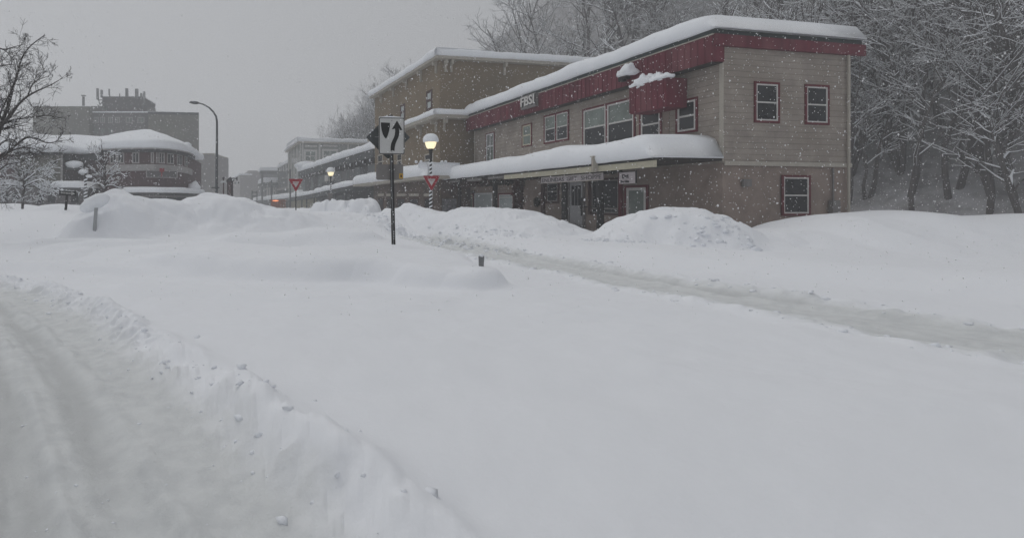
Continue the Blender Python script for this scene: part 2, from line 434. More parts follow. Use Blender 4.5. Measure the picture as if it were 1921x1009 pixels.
    d,_,s = poly(x,y,ROAD_R); sd = d*s
    m = np.exp(-(d/1.1)**5); z = z-m*(z-base-.04)*.92*sst(30,22,y)
    road = np.maximum(road,m*sst(25,20,y))
    dirt = np.zeros(x.shape); al = x*-.17+y
    for c in (-.62,.55):
        q = np.exp(-((sd-c)/.19)**4)*sst(26,20,y); z = z-.085*q*(1+.4*fbm(x*.8,y*.8,8,2)); dirt = np.maximum(dirt,q*np.clip(.55+.8*fbm(sd*2.2,al*.5,12,3),0,1))
        q = np.exp(-((sd-c-.3)/.10)**2); z = z+.035*q*(1+.9*fbm(x*2.5,y*2.5,9,3))
    z = z+.05*np.exp(-((np.abs(sd)-1.05)/.22)**2)*(1+1.2*fbm(x*2.6,y*2.6,14,3))
    # clod line on the far edge of the track
    d,_,_ = poly(x,y,[(2.9,27),(4.3,22.5),(5.3,18.5),(6.0,15.8)]); q = np.exp(-(d/.42)**2)
    z = z+q*.20*np.clip(fbm(x*2.6,y*2.6,33,3)-.05,0,1)
    # wheel tracks, left foreground
    d,_,s = poly(x,y,ROAD_L); sd = d*s
    m = np.exp(-(d/1.75)**8); z = z-m*(z-base+.0)*.95; road = np.maximum(road,m)
    al = x*.62-y*.78; st = fbm(sd*3.2,al*.55,64,4)
    z = z+m*(.022*st+.010*fbm(x*4.5,y*4.5,61,3))
    for c in (-.95,-.55,.35,.85):
        q = np.exp(-((sd-c-.05*vn(al*.5,al*0+c*7,5))/.13)**4)*m; z = z-.035*q; z = z+.03*m*np.exp(-((sd-c-.2)/.06)**2)*(1+fbm(x*3,y*3,66,2))
        dirt = np.maximum(dirt,q*np.clip(.5+.9*st,0,1))
    hgt = np.abs(fbm(x*5.2,y*5.2,67,3)); z = z+np.exp(-((np.abs(sd)-1.75)/.22)**2)*.09*np.clip(hgt-.25,0,1)
    z = z+.10*np.exp(-((np.abs(sd)-1.95)/.2)**2)*(1+.8*fbm(x*1.9,y*1.9,63,3))
    near = sst(26,8,np.hypot(x,y))
    z = z+near*(.010*fbm(x*2.4,y*2.4,71,3)+.045*fbm(x*.32+y*.1,y*.85,73,3)*(1-road))
    # hillside behind the shops
    xe = np.maximum(27-.42*(y-60),2); u = np.clip(x-xe,-10,200)
    hb = sst(18,36,y)*sst(-2,8,u)
    z = z+hb*np.clip(u-2,0,200)*.10
    height.dirt = dirt
    return z,road

def hillz(x,y):
    xe = np.maximum(27-.42*(y-60),2.0); u = x-xe
    return (np.clip(u,0,1e3)*.95+3*fbm(x*.06,y*.06,5,3)*sst(0,20,u))*1.0-1.2

def build_ground():
    a = np.concatenate([np.linspace(-180,-42,30,endpoint=False),np.linspace(-42,62,1150,endpoint=False),np.linspace(62,180,26)])
    r = np.concatenate([[.01],np.geomspace(.6,6,90,endpoint=False),np.geomspace(6,45,560,endpoint=False),np.geomspace(45,285,70)])
    A,Rr = np.meshgrid(np.radians(a),r); X = Rr*np.sin(A); Y = Rr*np.cos(A)
    Z,road = height(X,Y); dirt = height.dirt
    n,m = X.shape
    co = np.stack([X,Y,Z],-1).reshape(-1,3)
    idx = np.arange(n*m).reshape(n,m)
    q = np.stack([idx[:-1,:-1],idx[:-1,1:],idx[1:,1:],idx[1:,:-1]],-1).reshape(-1,4)[:, ::-1]
    me = D.meshes.new('snow_ground'); me.vertices.add(len(co)); me.vertices.foreach_set('co',co.ravel())
    me.loops.add(q.size); me.loops.foreach_set('vertex_index',q.ravel().astype(np.int32))
    me.polygons.add(len(q)); me.polygons.foreach_set('loop_start',np.arange(0,q.size,4,dtype=np.int32)); me.polygons.foreach_set('loop_total',np.full(len(q),4,np.int32))
    me.polygons.foreach_set('use_smooth',np.ones(len(q),bool))
    me.update(calc_edges=True); me.validate()
    at = me.attributes.new('packed','FLOAT','POINT'); at.data.foreach_set('value',road.ravel().astype(np.float32))
    a2 = me.attributes.new('dirt','FLOAT','POINT'); a2.data.foreach_set('value',dirt.ravel().astype(np.float32))
    # material: clean snow, grey packed snow on the wheel tracks
    mm,nt,b = new_mat('ground_snow'); N = nt.nodes.new; L = nt.links.new
    tc = N('ShaderNodeTexCoord'); atn = N('ShaderNodeAttribute'); atn.attribute_name = 'packed'
    n1 = N('ShaderNodeTexNoise'); n1.inputs['Scale'].default_value = 1.7; n1.inputs['Detail'].default_value = 8; n1.inputs['Roughness'].default_value = .7
    L(tc.outputs['Object'],n1.inputs[0])
    ad = N('ShaderNodeMath'); ad.operation = 'MULTIPLY_ADD'; ad.inputs[1].default_value = .9; ad.inputs[2].default_value = -.45; L(n1.outputs['Fac'],ad.inputs[0])
    s2 = N('ShaderNodeMath'); s2.operation = 'ADD'; L(atn.outputs['Fac'],s2.inputs[0]); L(ad.outputs[0],s2.inputs[1])
    rp = N('ShaderNodeValToRGB'); rp.color_ramp.elements[0].position = .25; rp.color_ramp.elements[1].position = .8; L(s2.outputs[0],rp.inputs[0])
    mx = N('ShaderNodeMixRGB'); mx.inputs[1].default_value = (.845,.86,.89,1); L(rp.outputs[0],mx.inputs[0])
    n2 = N('ShaderNodeTexNoise'); n2.inputs['Scale'].default_value = 6; n2.inputs['Detail'].default_value = 8; L(tc.outputs['Object'],n2.inputs[0])
    r2 = N('ShaderNodeValToRGB'); r2.color_ramp.elements[0].position = .33; r2.color_ramp.elements[0].color = (.64,.655,.66,1)
    r2.color_ramp.elements[1].position = .6; r2.color_ramp.elements[1].color = (.72,.735,.735,1); L(n2.outputs['Fac'],r2.inputs[0])
    L(r2.outputs[0],mx.inputs[2])
    dn = N('ShaderNodeAttribute'); dn.attribute_name = 'dirt'; dm = N('ShaderNodeMath'); dm.operation = 'MULTIPLY'; dm.inputs[1].default_value = .7; L(dn.outputs['Fac'],dm.inputs[0])
    m2 = N('ShaderNodeMixRGB'); m2.inputs[2].default_value = (.52,.53,.53,1); L(dm.outputs[0],m2.inputs[0]); L(mx.outputs[0],m2.inputs[1]); L(m2.outputs[0],b.inputs['Base Color'])
    b.inputs['Roughness'].default_value = .8; b.inputs['Specular IOR Level'].default_value = .2
    n3 = N('ShaderNodeTexNoise'); n3.inputs['Scale'].default_value = 4.2; n3.inputs['Detail'].default_value = 12; n3.inputs['Roughness'].default_value = .72; L(tc.outputs['Object'],n3.inputs[0])
    bp = N('ShaderNodeBump'); bp.inputs['Distance'].default_value = .05
    ms = N('ShaderNodeMath'); ms.operation = 'MULTIPLY_ADD'; ms.inputs[1].default_value = .35; ms.inputs[2].default_value = .30; L(rp.outputs[0],ms.inputs[0]); L(ms.outputs[0],bp.inputs['Strength'])
    L(n3.outputs['Fac'],bp.inputs['Height']); L(bp.outputs[0],b.inputs['Normal'])
    me.materials.append(mm)
    o = D.objects.new('snow_ground',me); COL.objects.link(o); o['kind'] = 'structure'
    return o
build_ground()
def gz(x,y):
    z,_ = height(np.array([[float(x)]]),np.array([[float(y)]])); return float(z[0,0])

# loose clods thrown up by the plough
def clods():
    g = np.random.default_rng(11); xs = []; ys = []; rs = []
    def along(pts,n,off,sp,r0,r1):
        P_ = np.array([p[:2] for p in pts],float); L_ = np.r_[0,np.cumsum(np.hypot(*np.diff(P_,axis=0).T))]
        t = g.random(n)*L_[-1]; x = np.interp(t,L_,P_[:,0]); y = np.interp(t,L_,P_[:,1])
        dx = np.interp(t+.1,L_,P_[:,0])-np.interp(t-.1,L_,P_[:,0]); dy = np.interp(t+.1,L_,P_[:,1])-np.interp(t-.1,L_,P_[:,1]); l = np.hypot(dx,dy)+1e-6
        o = off+g.standard_normal(n)*sp; xs.extend(x-dy/l*o); ys.extend(y+dx/l*o); rs.extend(r0+(r1-r0)*g.random(n)**3)
    along(ROAD_R[2:9],170,1.1,.16,.015,.06); along(ROAD_R[2:9],170,-1.1,.16,.015,.06)
    along(ROAD_L[2:9],420,1.75,.22,.006,.04); along(ROAD_L[2:9],700,-1.72,.24,.006,.045); along(ROAD_L[2:9],420,0,.9,.004,.016)
    along([(2.9,27),(4.3,22.5),(5.3,18.5),(6.0,15.8)],420,0,.25,.03,.11)
    along([(3.6,24.6),(5.3,22.0),(6.6,19.8),(7.6,17.9)],120,0,.25,.03,.10)
    along([(.2,31),(2.2,30),(4,28.5)],90,0,.4,.04,.14); along([(8.5,16.5),(10.5,16),(13,15.6)],160,0,.35,.03,.13)
    x = np.array(xs); y = np.array(ys); r = np.array(rs); z,_ = height(x[None],y[None]); z = z[0]-r*.05; n = len(x)
    ph = (1+5**.5)/2; V = np.array([(-1,ph,0),(1,ph,0),(-1,-ph,0),(1,-ph,0),(0,-1,ph),(0,1,ph),(0,-1,-ph),(0,1,-ph),(ph,0,-1),(ph,0,1),(-ph,0,-1),(-ph,0,1)])/1.9
    Fc = np.array([(0,11,5),(0,5,1),(0,1,7),(0,7,10),(0,10,11),(1,5,9),(5,11,4),(11,10,2),(10,7,6),(7,1,8),(3,9,4),(3,4,2),(3,2,6),(3,6,8),(3,8,9),(4,9,5),(2,4,11),(6,2,10),(8,6,7),(9,8,1)])
    co = (np.stack([x,y,z],-1)[:,None]+V[None]*r[:,None,None]*(1+.34*g.standard_normal((n,12,1)))*np.array([1.1,1,.7])).reshape(-1,3)
    fs = (Fc[None]+(np.arange(n)*12)[:,None,None]).reshape(-1,3)
    me = D.meshes.new('snow_clods'); me.vertices.add(len(co)); me.vertices.foreach_set('co',co.ravel())
    me.loops.add(fs.size); me.loops.foreach_set('vertex_index',fs.ravel().astype(np.int32)); me.polygons.add(len(fs))
    me.polygons.foreach_set('loop_start',np.arange(0,fs.size,3,dtype=np.int32)); me.polygons.foreach_set('loop_total',np.full(len(fs),3,np.int32))
    me.update(calc_edges=True); me.materials.append(M['snow']); o = D.objects.new('snow_clods',me); COL.objects.link(o)
    tag(o,'small loose clods of snow strewn along the wheel tracks and plough banks','snow clods',kind='stuff')
clods()

# hillside
def build_hill():
    xs = np.linspace(-60,280,200); ys = np.linspace(-20,240,150)
    X,Y = np.meshgrid(xs,ys); Z = hillz(X,Y); Z = np.where(Z < -.5,-3,Z)
    Z = np.where(X-np.maximum(27-.42*(Y-60),2.0) < 1.0,-3.0,Z)
    co = np.stack([X,Y,Z],-1).reshape(-1,3); n,m = X.shape; idx = np.arange(n*m).reshape(n,m)
    q = np.stack([idx[:-1,:-1],idx[:-1,1:],idx[1:,1:],idx[1:,:-1]],-1).reshape(-1,4)
    me = D.meshes.new('hillside'); me.from_pydata(co.tolist(),[],q.tolist()); me.materials.append(M['hill'])
    me.polygons.foreach_set('use_smooth',[True]*len(q))
    o = D.objects.new('hillside',me); COL.objects.link(o); o['kind'] = 'structure'
build_hill()

# ------------------------------------------------------------------ trees
def grow(rng, p, d, length, r, lvl, segs, up=.12, wob=.22, kids=4, maxl=4, droop=0):
    n = 6 if lvl == 0 else (5 if lvl < 3 else 3)
    q = Vector(p); d = Vector(d).normalized(); pts = [(q.copy(),r)]
    for i in range(n):
        d = (d+Vector((rng.gauss(0,wob),rng.gauss(0,wob),rng.gauss(0,wob*.6)+up-droop*i/n))).normalized()
        q2 = q+d*length/n; r2 = r*(1-.75*(i+1)/n) if lvl else r*(1-.62*(i+1)/n)
        segs.append((q.copy(),q2.copy(),pts[-1][1],max(r2,.006),lvl)); pts.append((q2.copy(),max(r2,.006))); q = q2
    if lvl >= maxl: return
    k = kids if lvl else kids+5
    for i in range(k):
        t = rng.uniform(.32 if lvl == 0 else .15,1.0); f = t*n; a = min(n-1,int(f)); b = pts[a][0].lerp(pts[a+1][0],f-a); rr = pts[a][1]
        base = (pts[a+1][0]-pts[a][0]).normalized()
        v = Vector((rng.gauss(0,1),rng.gauss(0,1),rng.gauss(0,.5))); v = (v-base*v.dot(base)).normalized()
        ang = rng.uniform(.5,1.0); dd = base*math.cos(ang)+v*math.sin(ang)
        grow(rng,b,dd,length*rng.uniform(.38,.62)*(1.15-.4*t),rr*.55,lvl+1,segs,up,wob,kids,maxl,droop)

def segs_mesh(segs, kmain=6, rmin=.0):
    mb = MB()
    for a,b,r0,r1,l in segs:
        d = b-a
        if d.length < 1e-4: continue
        t = d.normalized(); ref = Vector((0,0,1)) if abs(t.z) < .9 else Vector((1,0,0)); u = t.cross(ref).normalized(); w = t.cross(u)
        k = kmain if l < 2 else (4 if l == 2 else 3); base = len(mb.v)
        for p,r in ((a,max(r0,rmin)),(b,max(r1,rmin))):
            for j in range(k):
                an = 2*math.pi*j/k; mb.v.append(tuple(p+(u*math.cos(an)+w*math.sin(an))*r))
        for j in range(k): mb.f.append((base+j,base+(j+1)%k,base+k+(j+1)%k,base+k+j))
    return mb
def snow_mesh(segs, rng, prob=.7, minlvl=1, thick=1.0, add=.012, zmax=.8, cap=.09):
    mb = MB()
    for a,b,r0,r1,l in segs:
        d = b-a
        if l < minlvl or d.length < 1e-4 or abs(d.normalized().z) > zmax or rng.random() > prob: continue
        t = d.normalized(); u = t.cross(Vector((0,0,1))).normalized(); w = Vector((0,0,1)); base = len(mb.v)
        for p,r in ((a,r0),(b,r1)):
            ww = min(r,cap)*1.05+add; hh = (min(r,cap)*1.1+add*1.6)*thick
            for q,hq in ((-1,0),(-.7,.6),(0,1),(.7,.6),(1,0)):
                mb.v.append(tuple(p+u*ww*q+w*(r*.55+hh*hq)))
        for j in range(4): mb.f.append((base+j,base+j+1,base+6+j,base+5+j))
        mb.f.append((base,base+5,base+9,base+4))
    return mb

# hill tree prototypes
PRO = []
for i in range(6):
    rng = random.Random(100+i); segs = []
    H = rng.uniform(11,16)
    grow(rng,(0,0,-.5),(rng.gauss(0,.08),rng.gauss(0,.08),1),H,.24,0,segs,up=.10,wob=.15,kids=4,maxl=3,droop=.05)
    if i % 2 == 0: grow(rng,(.3,.1,-.3),(rng.gauss(0,.3),0,1),H*.8,.17,0,segs,up=.1,wob=.17,kids=4,maxl=3)
    tw = segs_mesh(segs,6,.016); sn = snow_mesh(segs,rng,.8,1,1.0,.022)
    PRO.append((tw,sn,segs))
protos = []
def plant(i, loc, s, rz, label, group, idx):
    tw,sn,_ = PRO[i]
    if len(protos) <= i or protos[i] is None:
        while len(protos) <= i: protos.append(None)
        o = root('bare_tree',(0,0,0),label,'tree',group)
        tw.build('trunk',M['barkfar'],o); sn.build('snow_cover',M['snowroof'],o,smooth=True)
        protos[i] = o; r = o
    else:
        o = protos[i]; r = o.copy(); COL.objects.link(r)
        for ch in o.children:
            c = ch.copy(); COL.objects.link(c); c.parent = r
    r.location = loc; r.rotation_euler = (0,0,rz); r.scale = (s,s,s)
    r['label'] = label; r['group'] = group; return r
rng = random.Random(5); cnt = 0
spots = []
def try_tree(px,Y,s,label,group):
    global cnt
    x = (px-CX)/F*Y
    z = float(hillz(np.array([[x]]),np.array([[Y]]))[0,0])
    if x-max(27-.42*(Y-60),2.0) < 1.5: return
    plant(cnt % 6,(x,Y,z),s*rng.uniform(.85,1.25),rng.uniform(0,6.28),label,group,cnt); cnt += 1
for k in range(44):
    Y = rng.uniform(62,104); lo = 905+(Y-66)*-.5; px = rng.uniform(max(lo,945),1250)
    try_tree(px,Y,1.0,'bare snow-laden tree on the hazy hillside above the red-fronted shop roof','bare trees on the hillside above the shops')
for k in range(80):
    px = rng.uniform(1235,2000); uh = 1.6+24*rng.random()**1.3
    try_tree(px,(uh+52.2)/((px-CX)/F+.42),.72,'bare snow-laden tree on the hazy slope right of the red-fronted shop','bare trees on the slope right of the shops')
for k in range(150):
    try_tree(rng.uniform(618,752),rng.uniform(118,160),.85,'faint bare tree in the fog, on the slope left of the tan building','faint trees in the fog beyond the street')

# ------------------------------------------------------------------ foreground tree on the left
def limb_tree(name, limbs, Y, label, cat='tree', twl=1.1, seed=3, dens=1.0, snow=False, tmin=.008, deep=.25, twup=.15, zb=0, sub=2, sp=.8):
    rng = random.Random(seed); segs = []
    b = P(*limbs[0][0][:2],Y); o = root(name,(b.x,b.y,b.z),label,cat)
    def twig(p,d,L,r,l):
        n = 4; q = Vector(p); dd = Vector(d).normalized(); pts = [q.copy()]
        for i in range(n):
            dd = (dd+Vector((rng.gauss(0,.13),rng.gauss(0,.13),rng.gauss(.03,.1)))).normalized()
            q2 = q+dd*L/n; segs.append((q.copy(),q2.copy(),max(tmin,r*(1-i/n)),max(tmin*.8,r*(1-(i+1)/n)),l)); q = q2; pts.append(q.copy())
        if l < 2+sub:
            for i in range(int(4*dens)+1):
                t = rng.uniform(.15,.95)*n; a = int(t); c = pts[a].lerp(pts[min(n,a+1)],t-a)
                v = Vector((rng.gauss(0,1),rng.gauss(0,.8),rng.gauss(.25,.8))).normalized()
                twig(c,dd*.75+v*.75,L*rng.uniform(.35,.65),r*.55,l+1)
    for li,(first,pts_,r0,r1,off) in enumerate([(l[0],l[0:-3],l[-3],l[-2],l[-1]) for l in limbs]):
        n = len(pts_); wp = []
        for i,p in enumerate(pts_):
            v = P(p[0],p[1],Y); v.y += off*(i/(max(1,n-1))); v.x *= v.y/Y; v.z = EYE+(v.z-EYE)*v.y/Y; wp.append(v)
        # smooth resample
        rs = []
        for i in range(n-1):
            p0 = wp[max(0,i-1)]; p1 = wp[i]; p2 = wp[i+1]; p3 = wp[min(n-1,i+2)]
            for k in range(5):
                t = k/5; rs.append(.5*((2*p1)+(p2-p0)*t+(2*p0-5*p1+4*p2-p3)*t*t+(3*p1-p0-3*p2+p3)*t**3))
        rs.append(wp[-1]); m = len(rs)
        for i in range(m-1):
            f0 = i/(m-1); f1 = (i+1)/(m-1); ra = r0+(r1-r0)*f0; rb = r0+(r1-r0)*f1
            segs.append((rs[i],rs[i+1],ra,rb,1))
            if li > 0 or zb:
                if f0 > .08:
                    for q in range(1 if rng.random() < .62*dens else 0):
                        d = (rs[i+1]-rs[i]).normalized(); v = Vector((rng.gauss(0,1),rng.gauss(0,.7),rng.gauss(twup,1))).normalized()
                        twig(rs[i],d*.75+v*.8,twl*rng.uniform(.45,1.1)*(1.15-.6*f0),ra*.45,2)
    segs_mesh(segs,7).build('trunk',M['bark'],o,smooth=True)
    if snow: snow_mesh(segs,rng,sp,1,snow,.014).build('snow_cover',M['snowroof'],o,smooth=True)
    return o
limb_tree('bare_tree',[
 [(-22,402),(-20,360),(-16,320),(-10,285),(-6,262),.16,.11,0],
 [(-8,268),(-2,248),(4,228),(15,200),(24,165),(32,142),(40,112),(56,88),(84,66),.085,.012,.5],
 [(-6,262),(2,238),(18,219),(36,195),(52,181),(72,170),(95,160),(117,147),.07,.01,-.6],
 [(-6,262),(4,236),(20,227),(44,222),(70,219),(92,217),(105,222),.055,.01,.4],
 [(52,181),(60,160),(72,150),(92,143),.03,.008,.2],
 [(-10,285),(4,268),(22,262),(40,275),(55,282),.04,.01,-.5],
 [(-14,310),(2,292),(22,279),(48,259),(68,260),(88,268),(108,266),(120,263),.06,.01,.6],
 [(-14,310),(0,300),(20,284),(45,277),(65,280),(82,288),.05,.01,-.8],
 [(-20,200),(-8,100),(10,94),(28,88),(48,84),.035,.008,1.0],
 [(-25,230),(-10,170),(-2,128),(18,122),(34,121),.04,.01,.8],
 [(-25,260),(-10,235),(4,205),(16,180),(28,158),(30,135),(26,112),.045,.008,-.8],
 [(-18,340),(-4,322),(12,310),(30,306),(50,300),.035,.01,.5],
 [(4,228),(-6,200),(-10,175),(-2,155),.04,.01,.5],
 ],19,'large bare dark-twigged tree reaching in from the left edge, its crown tallest of all', twl=1.2, dens=.84, tmin=.0060, sub=2, snow=.4, sp=.12)
limb_tree('small_snowy_tree',[
 [(42,392),(43,372),(45,352),(46,338),.09,.07,0],
 [(46,345),(36,330),(24,318),(14,312),(4,322),.06,.015,-.6],
 [(46,342),(52,325),(58,308),(54,298),.06,.015,.4],
 [(46,340),(60,330),(74,318),(86,316),(92,326),.055,.015,.6],
 [(46,350),(62,342),(78,338),(90,344),(97,356),.05,.015,-.5],
 [(45,350),(30,342),(14,340),(2,350),(-6,362),.05,.015,.5],
 [(46,340),(44,322),(38,306),(32,300),.05,.015,0],
 [(58,345),(70,352),(76,364),(70,376),.035,.012,.3],
 [(30,342),(22,352),(12,362),(4,374),.035,.012,-.3],
 ],36,'small tree thick with snow standing before the grey lower wall, by the one-way sign', twl=1.35, seed=8, dens=1.35, snow=1.5, tmin=.010, zb=1, sub=1, twup=-.1)
limb_tree('small_bare_tree',[
 [(197,366),(198,345),(197,322),(195,300),(190,272),.09,.02,0],
 [(197,345),(190,330),(176,318),(164,312),.05,.012,-.5],
 [(197,330),(208,318),(220,308),(226,302),.05,.012,.5],
 [(198,345),(212,330),(226,326),(236,332),.05,.012,-.4],
 [(197,352),(184,345),(172,350),(160,358),.045,.012,.4],
 [(196,320),(186,300),(180,290),(176,284),.04,.012,.4],
 [(196,312),(204,296),(206,284),.04,.012,-.4],
 [(198,350),(212,348),(226,356),.04,.012,.4],
 ],33,'small bare tree with snow along its boughs, before the round-cornered brick building', twl=1.0, seed=12, dens=.8, snow=1.1, tmin=.009, zb=1, sub=1)

# ------------------------------------------------------------------ helpers for buildings
def prism(mb, poly_, z0, z1):
    n = len(poly_); mb.add([(p[0],p[1],z0) for p in poly_]+[(p[0],p[1],z1) for p in poly_],
        [tuple(range(n))[::-1],tuple(range(n,2*n))]+[(i,(i+1)%n,n+(i+1)%n,n+i) for i in range(n)])
def X(px,Y): return (px-CX)/F*Y
def part(name, par, m, fn, smooth=False, label=None):
    mb = MB(); fn(mb); return mb.build(name,M[m],par,smooth=smooth,label=label)
def wboxes(W, name, par, m, lst, label=None):
    mb = MB()
    for b in lst: W.box(mb,*b)
    return mb.build(name,M[m],par,label=label)

# ================================================================== red-fronted gift shop building
Wf = Wall((11.66,40.4),(14.97,23.7)); Ww = Wf.off(-.55); Wc = Wall.px(838,39.9,1200,20.7)
gb = root('shop_building',(15.5,28,0),'two-storey beige shop building with a dark red upper fascia and deep snow on its awning','building')
aL = Ww.S(890); aR = Wf.S(1335); ZF0,ZF1 = 7.28,8.34
part('upper_wall',gb,'beige',lambda m:Ww.box(m,aL,aR,3.25,8.3,-6.6,0))
part('ground_floor_wall',gb,'beigeg',lambda m:Ww.box(m,aL+.05,aR-.05,-1.2,3.24,-6.5,-.03))
def _f(m):
    Wf.box(m,Wf.S(875),aR+.1,ZF0,ZF1,-.5,0)
    a = Wf.S(875)
    while a < aR:
        Wf.box(m,a,a+.05,ZF0,ZF1-.02,0,.022); a += .31
part('fascia',gb,'fascia',_f)
part('fascia_trim',gb,'tansill',lambda m:Wf.box(m,Wf.S(875),aR+.1,ZF1-.005,ZF1+.04,-.3,.05))
part('eave_flashing',gb,'green',lambda m:Wf.box(m,Wf.S(875),aR+.15,ZF1+.042,ZF1+.25,-.3,.03))
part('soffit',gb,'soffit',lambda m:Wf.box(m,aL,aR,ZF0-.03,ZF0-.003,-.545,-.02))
part('roof_deck',gb,'green',lambda m:Wf.box(m,Wf.S(876),aR+.1,8.36,8.57,-7.6,-.31))
snow_edge([Wf.pt(Wf.S(874),8.56,.02),Wf.pt(Wf.S(1000),8.56,.02),Wf.pt(Wf.S(1200),8.56,.02),Wf.pt(aR+.3,8.56,.02)],7.6,.78,.16,seed=1,amp=.13,ends=(1,1),parent=gb,inward=-Wf.n)
# snow on the near end wall top is part of the same cap; side trim
part('corner_board',gb,'tansill',lambda m:(Ww.box(m,aL,aL+.1,3.3,7.25,0,.03),Ww.box(m,aR-.12,aR+.03,3.3,7.25,0,.04)))
# upper windows
window(Ww,gb,Ww.rect(913,927,251,303),'whitepanel','glassg','redtrim',(.55,),(.5,),fw=.09,tw=.07,curtain=True,label='tall narrow sash window with pale frame')
window(Ww,gb,Ww.rect(981,997,235,273),'cream','glassg','redtrim',(.5,),(),fw=.09,tw=.07,label='small window with greenish glass')
r = Ww.rect(1023,1066,215,264)
t = MB(); a0,a1,z0,z1 = r; mid = (a0+a1)/2
for b in ((a0-.09,a0,z0-.1,z1+.1),(a1,a1+.09,z0-.1,z1+.1),(a0,a1,z1,z1+.1),(a0,a1,z0-.1,z0),(mid-.05,mid+.05,z0,z1)): Ww.box(t,*b,0,.06)
w = t.build('window',M['redtrim'],gb,label='pair of white sash windows in dark red trim')
for a,b in ((a0,mid-.05),(mid+.05,a1)):
    f = MB(); 
    for q in ((a,a+.06,z0,z1),(b-.06,b,z0,z1),(a+.06,b-.06,z1-.06,z1),(a+.06,b-.06,z0,z0+.06),(a+.06,b-.06,(z0+z1)/2-.03,(z0+z1)/2+.03)): Ww.box(f,*q,0,.04)
    f.build('frame',M['white'],w); g = MB(); Ww.box(g,a+.03,b-.03,z0+.03,(z0+z1)/2,-.02,.012); g.build('pane',M['glass'],w)
    g = MB(); Ww.box(g,a+.03,b-.03,(z0+z1)/2,z1-.03,-.02,.0121); g.build('pane',M['glassg'],w)
r = Ww.rect(1096,1190,197,272)
t = MB(); a0,a1,z0,z1 = r; mid = Ww.S(1139)
for b in ((a0-.09,a0,z0-.1,z1+.1),(a1,a1+.09,z0-.1,z1+.1),(a0,a1,z1,z1+.1),(a0,a1,z0-.1,z0),(mid-.05,mid+.05,z0,z1)): Ww.box(t,*b,0,.06)
w = t.build('window',M['redtrim'],gb,label='widest pair of white sash windows, on the upper floor')
for a,b in ((a0,mid-.05),(mid+.05,a1)):
    f = MB(); zm = z0+(z1-z0)*.52
    for q in ((a,a+.08,z0,z1),(b-.08,b,z0,z1),(a+.08,b-.08,z1-.08,z1),(a+.08,b-.08,z0,z0+.08),(a+.08,b-.08,zm-.04,zm+.04)): Ww.box(f,*q,0,.05)
    f.build('frame',M['white'],w); g = MB(); Ww.box(g,a+.03,b-.03,z0+.03,zm,-.02,.012); g.build('pane',M['glass'],w)
    g = MB(); Ww.box(g,a+.03,b-.03,zm,z1-.03,-.02,.0121); g.build('pane',M['glassg'],w)
# projecting red bay
Wb = Wf.off(.55); b0 = Wb.S(1181); b1 = Wb.S(1250)
bay = part('projecting_bay',gb,'fascia',lambda m:(Wb.box(m,b0,b1,5.75,7.0,-1.05,0),[Wb.box(m,b0+.3*i,b0+.3*i+.05,5.78,6.98,0,.022) for i in range(int((b1-b0)/.3)+1)]))
part('snow_cap',bay,'snowroof',lambda m:[m.blob(Wb.pt(b0+.2+.36*i,7.0,-.3+.1*math.sin(i*2)),(.30+.05*((i*3)%2),.40,.24+.13*((i*7)%4)*.6),seed=i*1.7,amp=.42,k=14,flat=.25) for i in range(int((b1-b0-.45)/.36)+1)],smooth=True)
part('floodlight',gb,'black',lambda m:(Wf.box(m,Wf.S(1169),Wf.S(1176),7.5,7.72,.03,.28),Wf.box(m,Wf.S(1178),Wf.S(1183),7.55,7.8,.03,.3)))
part('snow_clump',gb,'snowroof',lambda m:(m.blob(Wf.pt(Wf.S(1172),7.8,.16),(.24,.2,.26),4,.45,12,.4),m.blob(Wf.pt(Wf.S(1181),7.9,.2),(.2,.2,.24),9,.45,12,.4),m.blob(Wf.pt(Wf.S(1194),7.75,.4),(.34,.28,.40),12,.45,12,.3)),smooth=True)
# awning
aE_ = (Ww.pt(aR,0).xy-Wc.p0).dot(Wc.e)-.05; print('awning end px',CX+F*Wc.pt(aE_,0).x/Wc.pt(aE_,0).y)
def awn(m):
    a = Wc.S(842); b = aE_
    c0,c1 = Wc.pt(a,0),Wc.pt(b,0); d0,d1 = Ww.pt(Ww.S(892)-.4,0,-.02),Ww.pt(aR,0,-.02)
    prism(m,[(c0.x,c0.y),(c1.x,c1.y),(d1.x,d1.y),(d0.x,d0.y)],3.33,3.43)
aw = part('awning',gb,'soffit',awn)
part('fascia_board',aw,'cream',lambda m:Wc.box(m,Wc.S(946),aE_,3.06,3.325,-.06,.02))
part('fascia_board',aw,'metalback',lambda m:(Wc.box(m,Wc.S(843),Wc.S(862),3.15,3.3,-.06,.0),Wc.box(m,Wc.S(876),Wc.S(903),3.12,3.31,-.06,.0),Wc.box(m,Wc.S(915),Wc.S(945),3.15,3.31,-.06,.0)),label='grey stretch of awning fascia at the far end')
part('flashing',aw,'black',lambda m:Wc.box(m,Wc.S(840),aE_,3.328,3.44,.0,.04))
snow_edge([Wc.pt(Wc.S(836),3.43,.02),Wc.pt(Wc.S(1000),3.43,.02),Wc.pt(aE_+.12,3.43,.02)],3.0,1.02,.18,seed=2,amp=.12,parent=aw,inward=-Wc.n,name='awning_snow')
part('joint_board',aw,'tansill',lambda m:(Wc.box(m,Wc.S(1119.5),Wc.S(1123),3.06,3.72,-.05,.27),Wc.box(m,Wc.S(1118.5),Wc.S(1124.8),3.72,3.76,-.05,.33)))
part('joint_trim',aw,'redtrim',lambda m:Wc.box(m,Wc.S(1119.1),Wc.S(1119.45),3.06,3.70,.05,.265))
Wp = Wc.off(-.25)
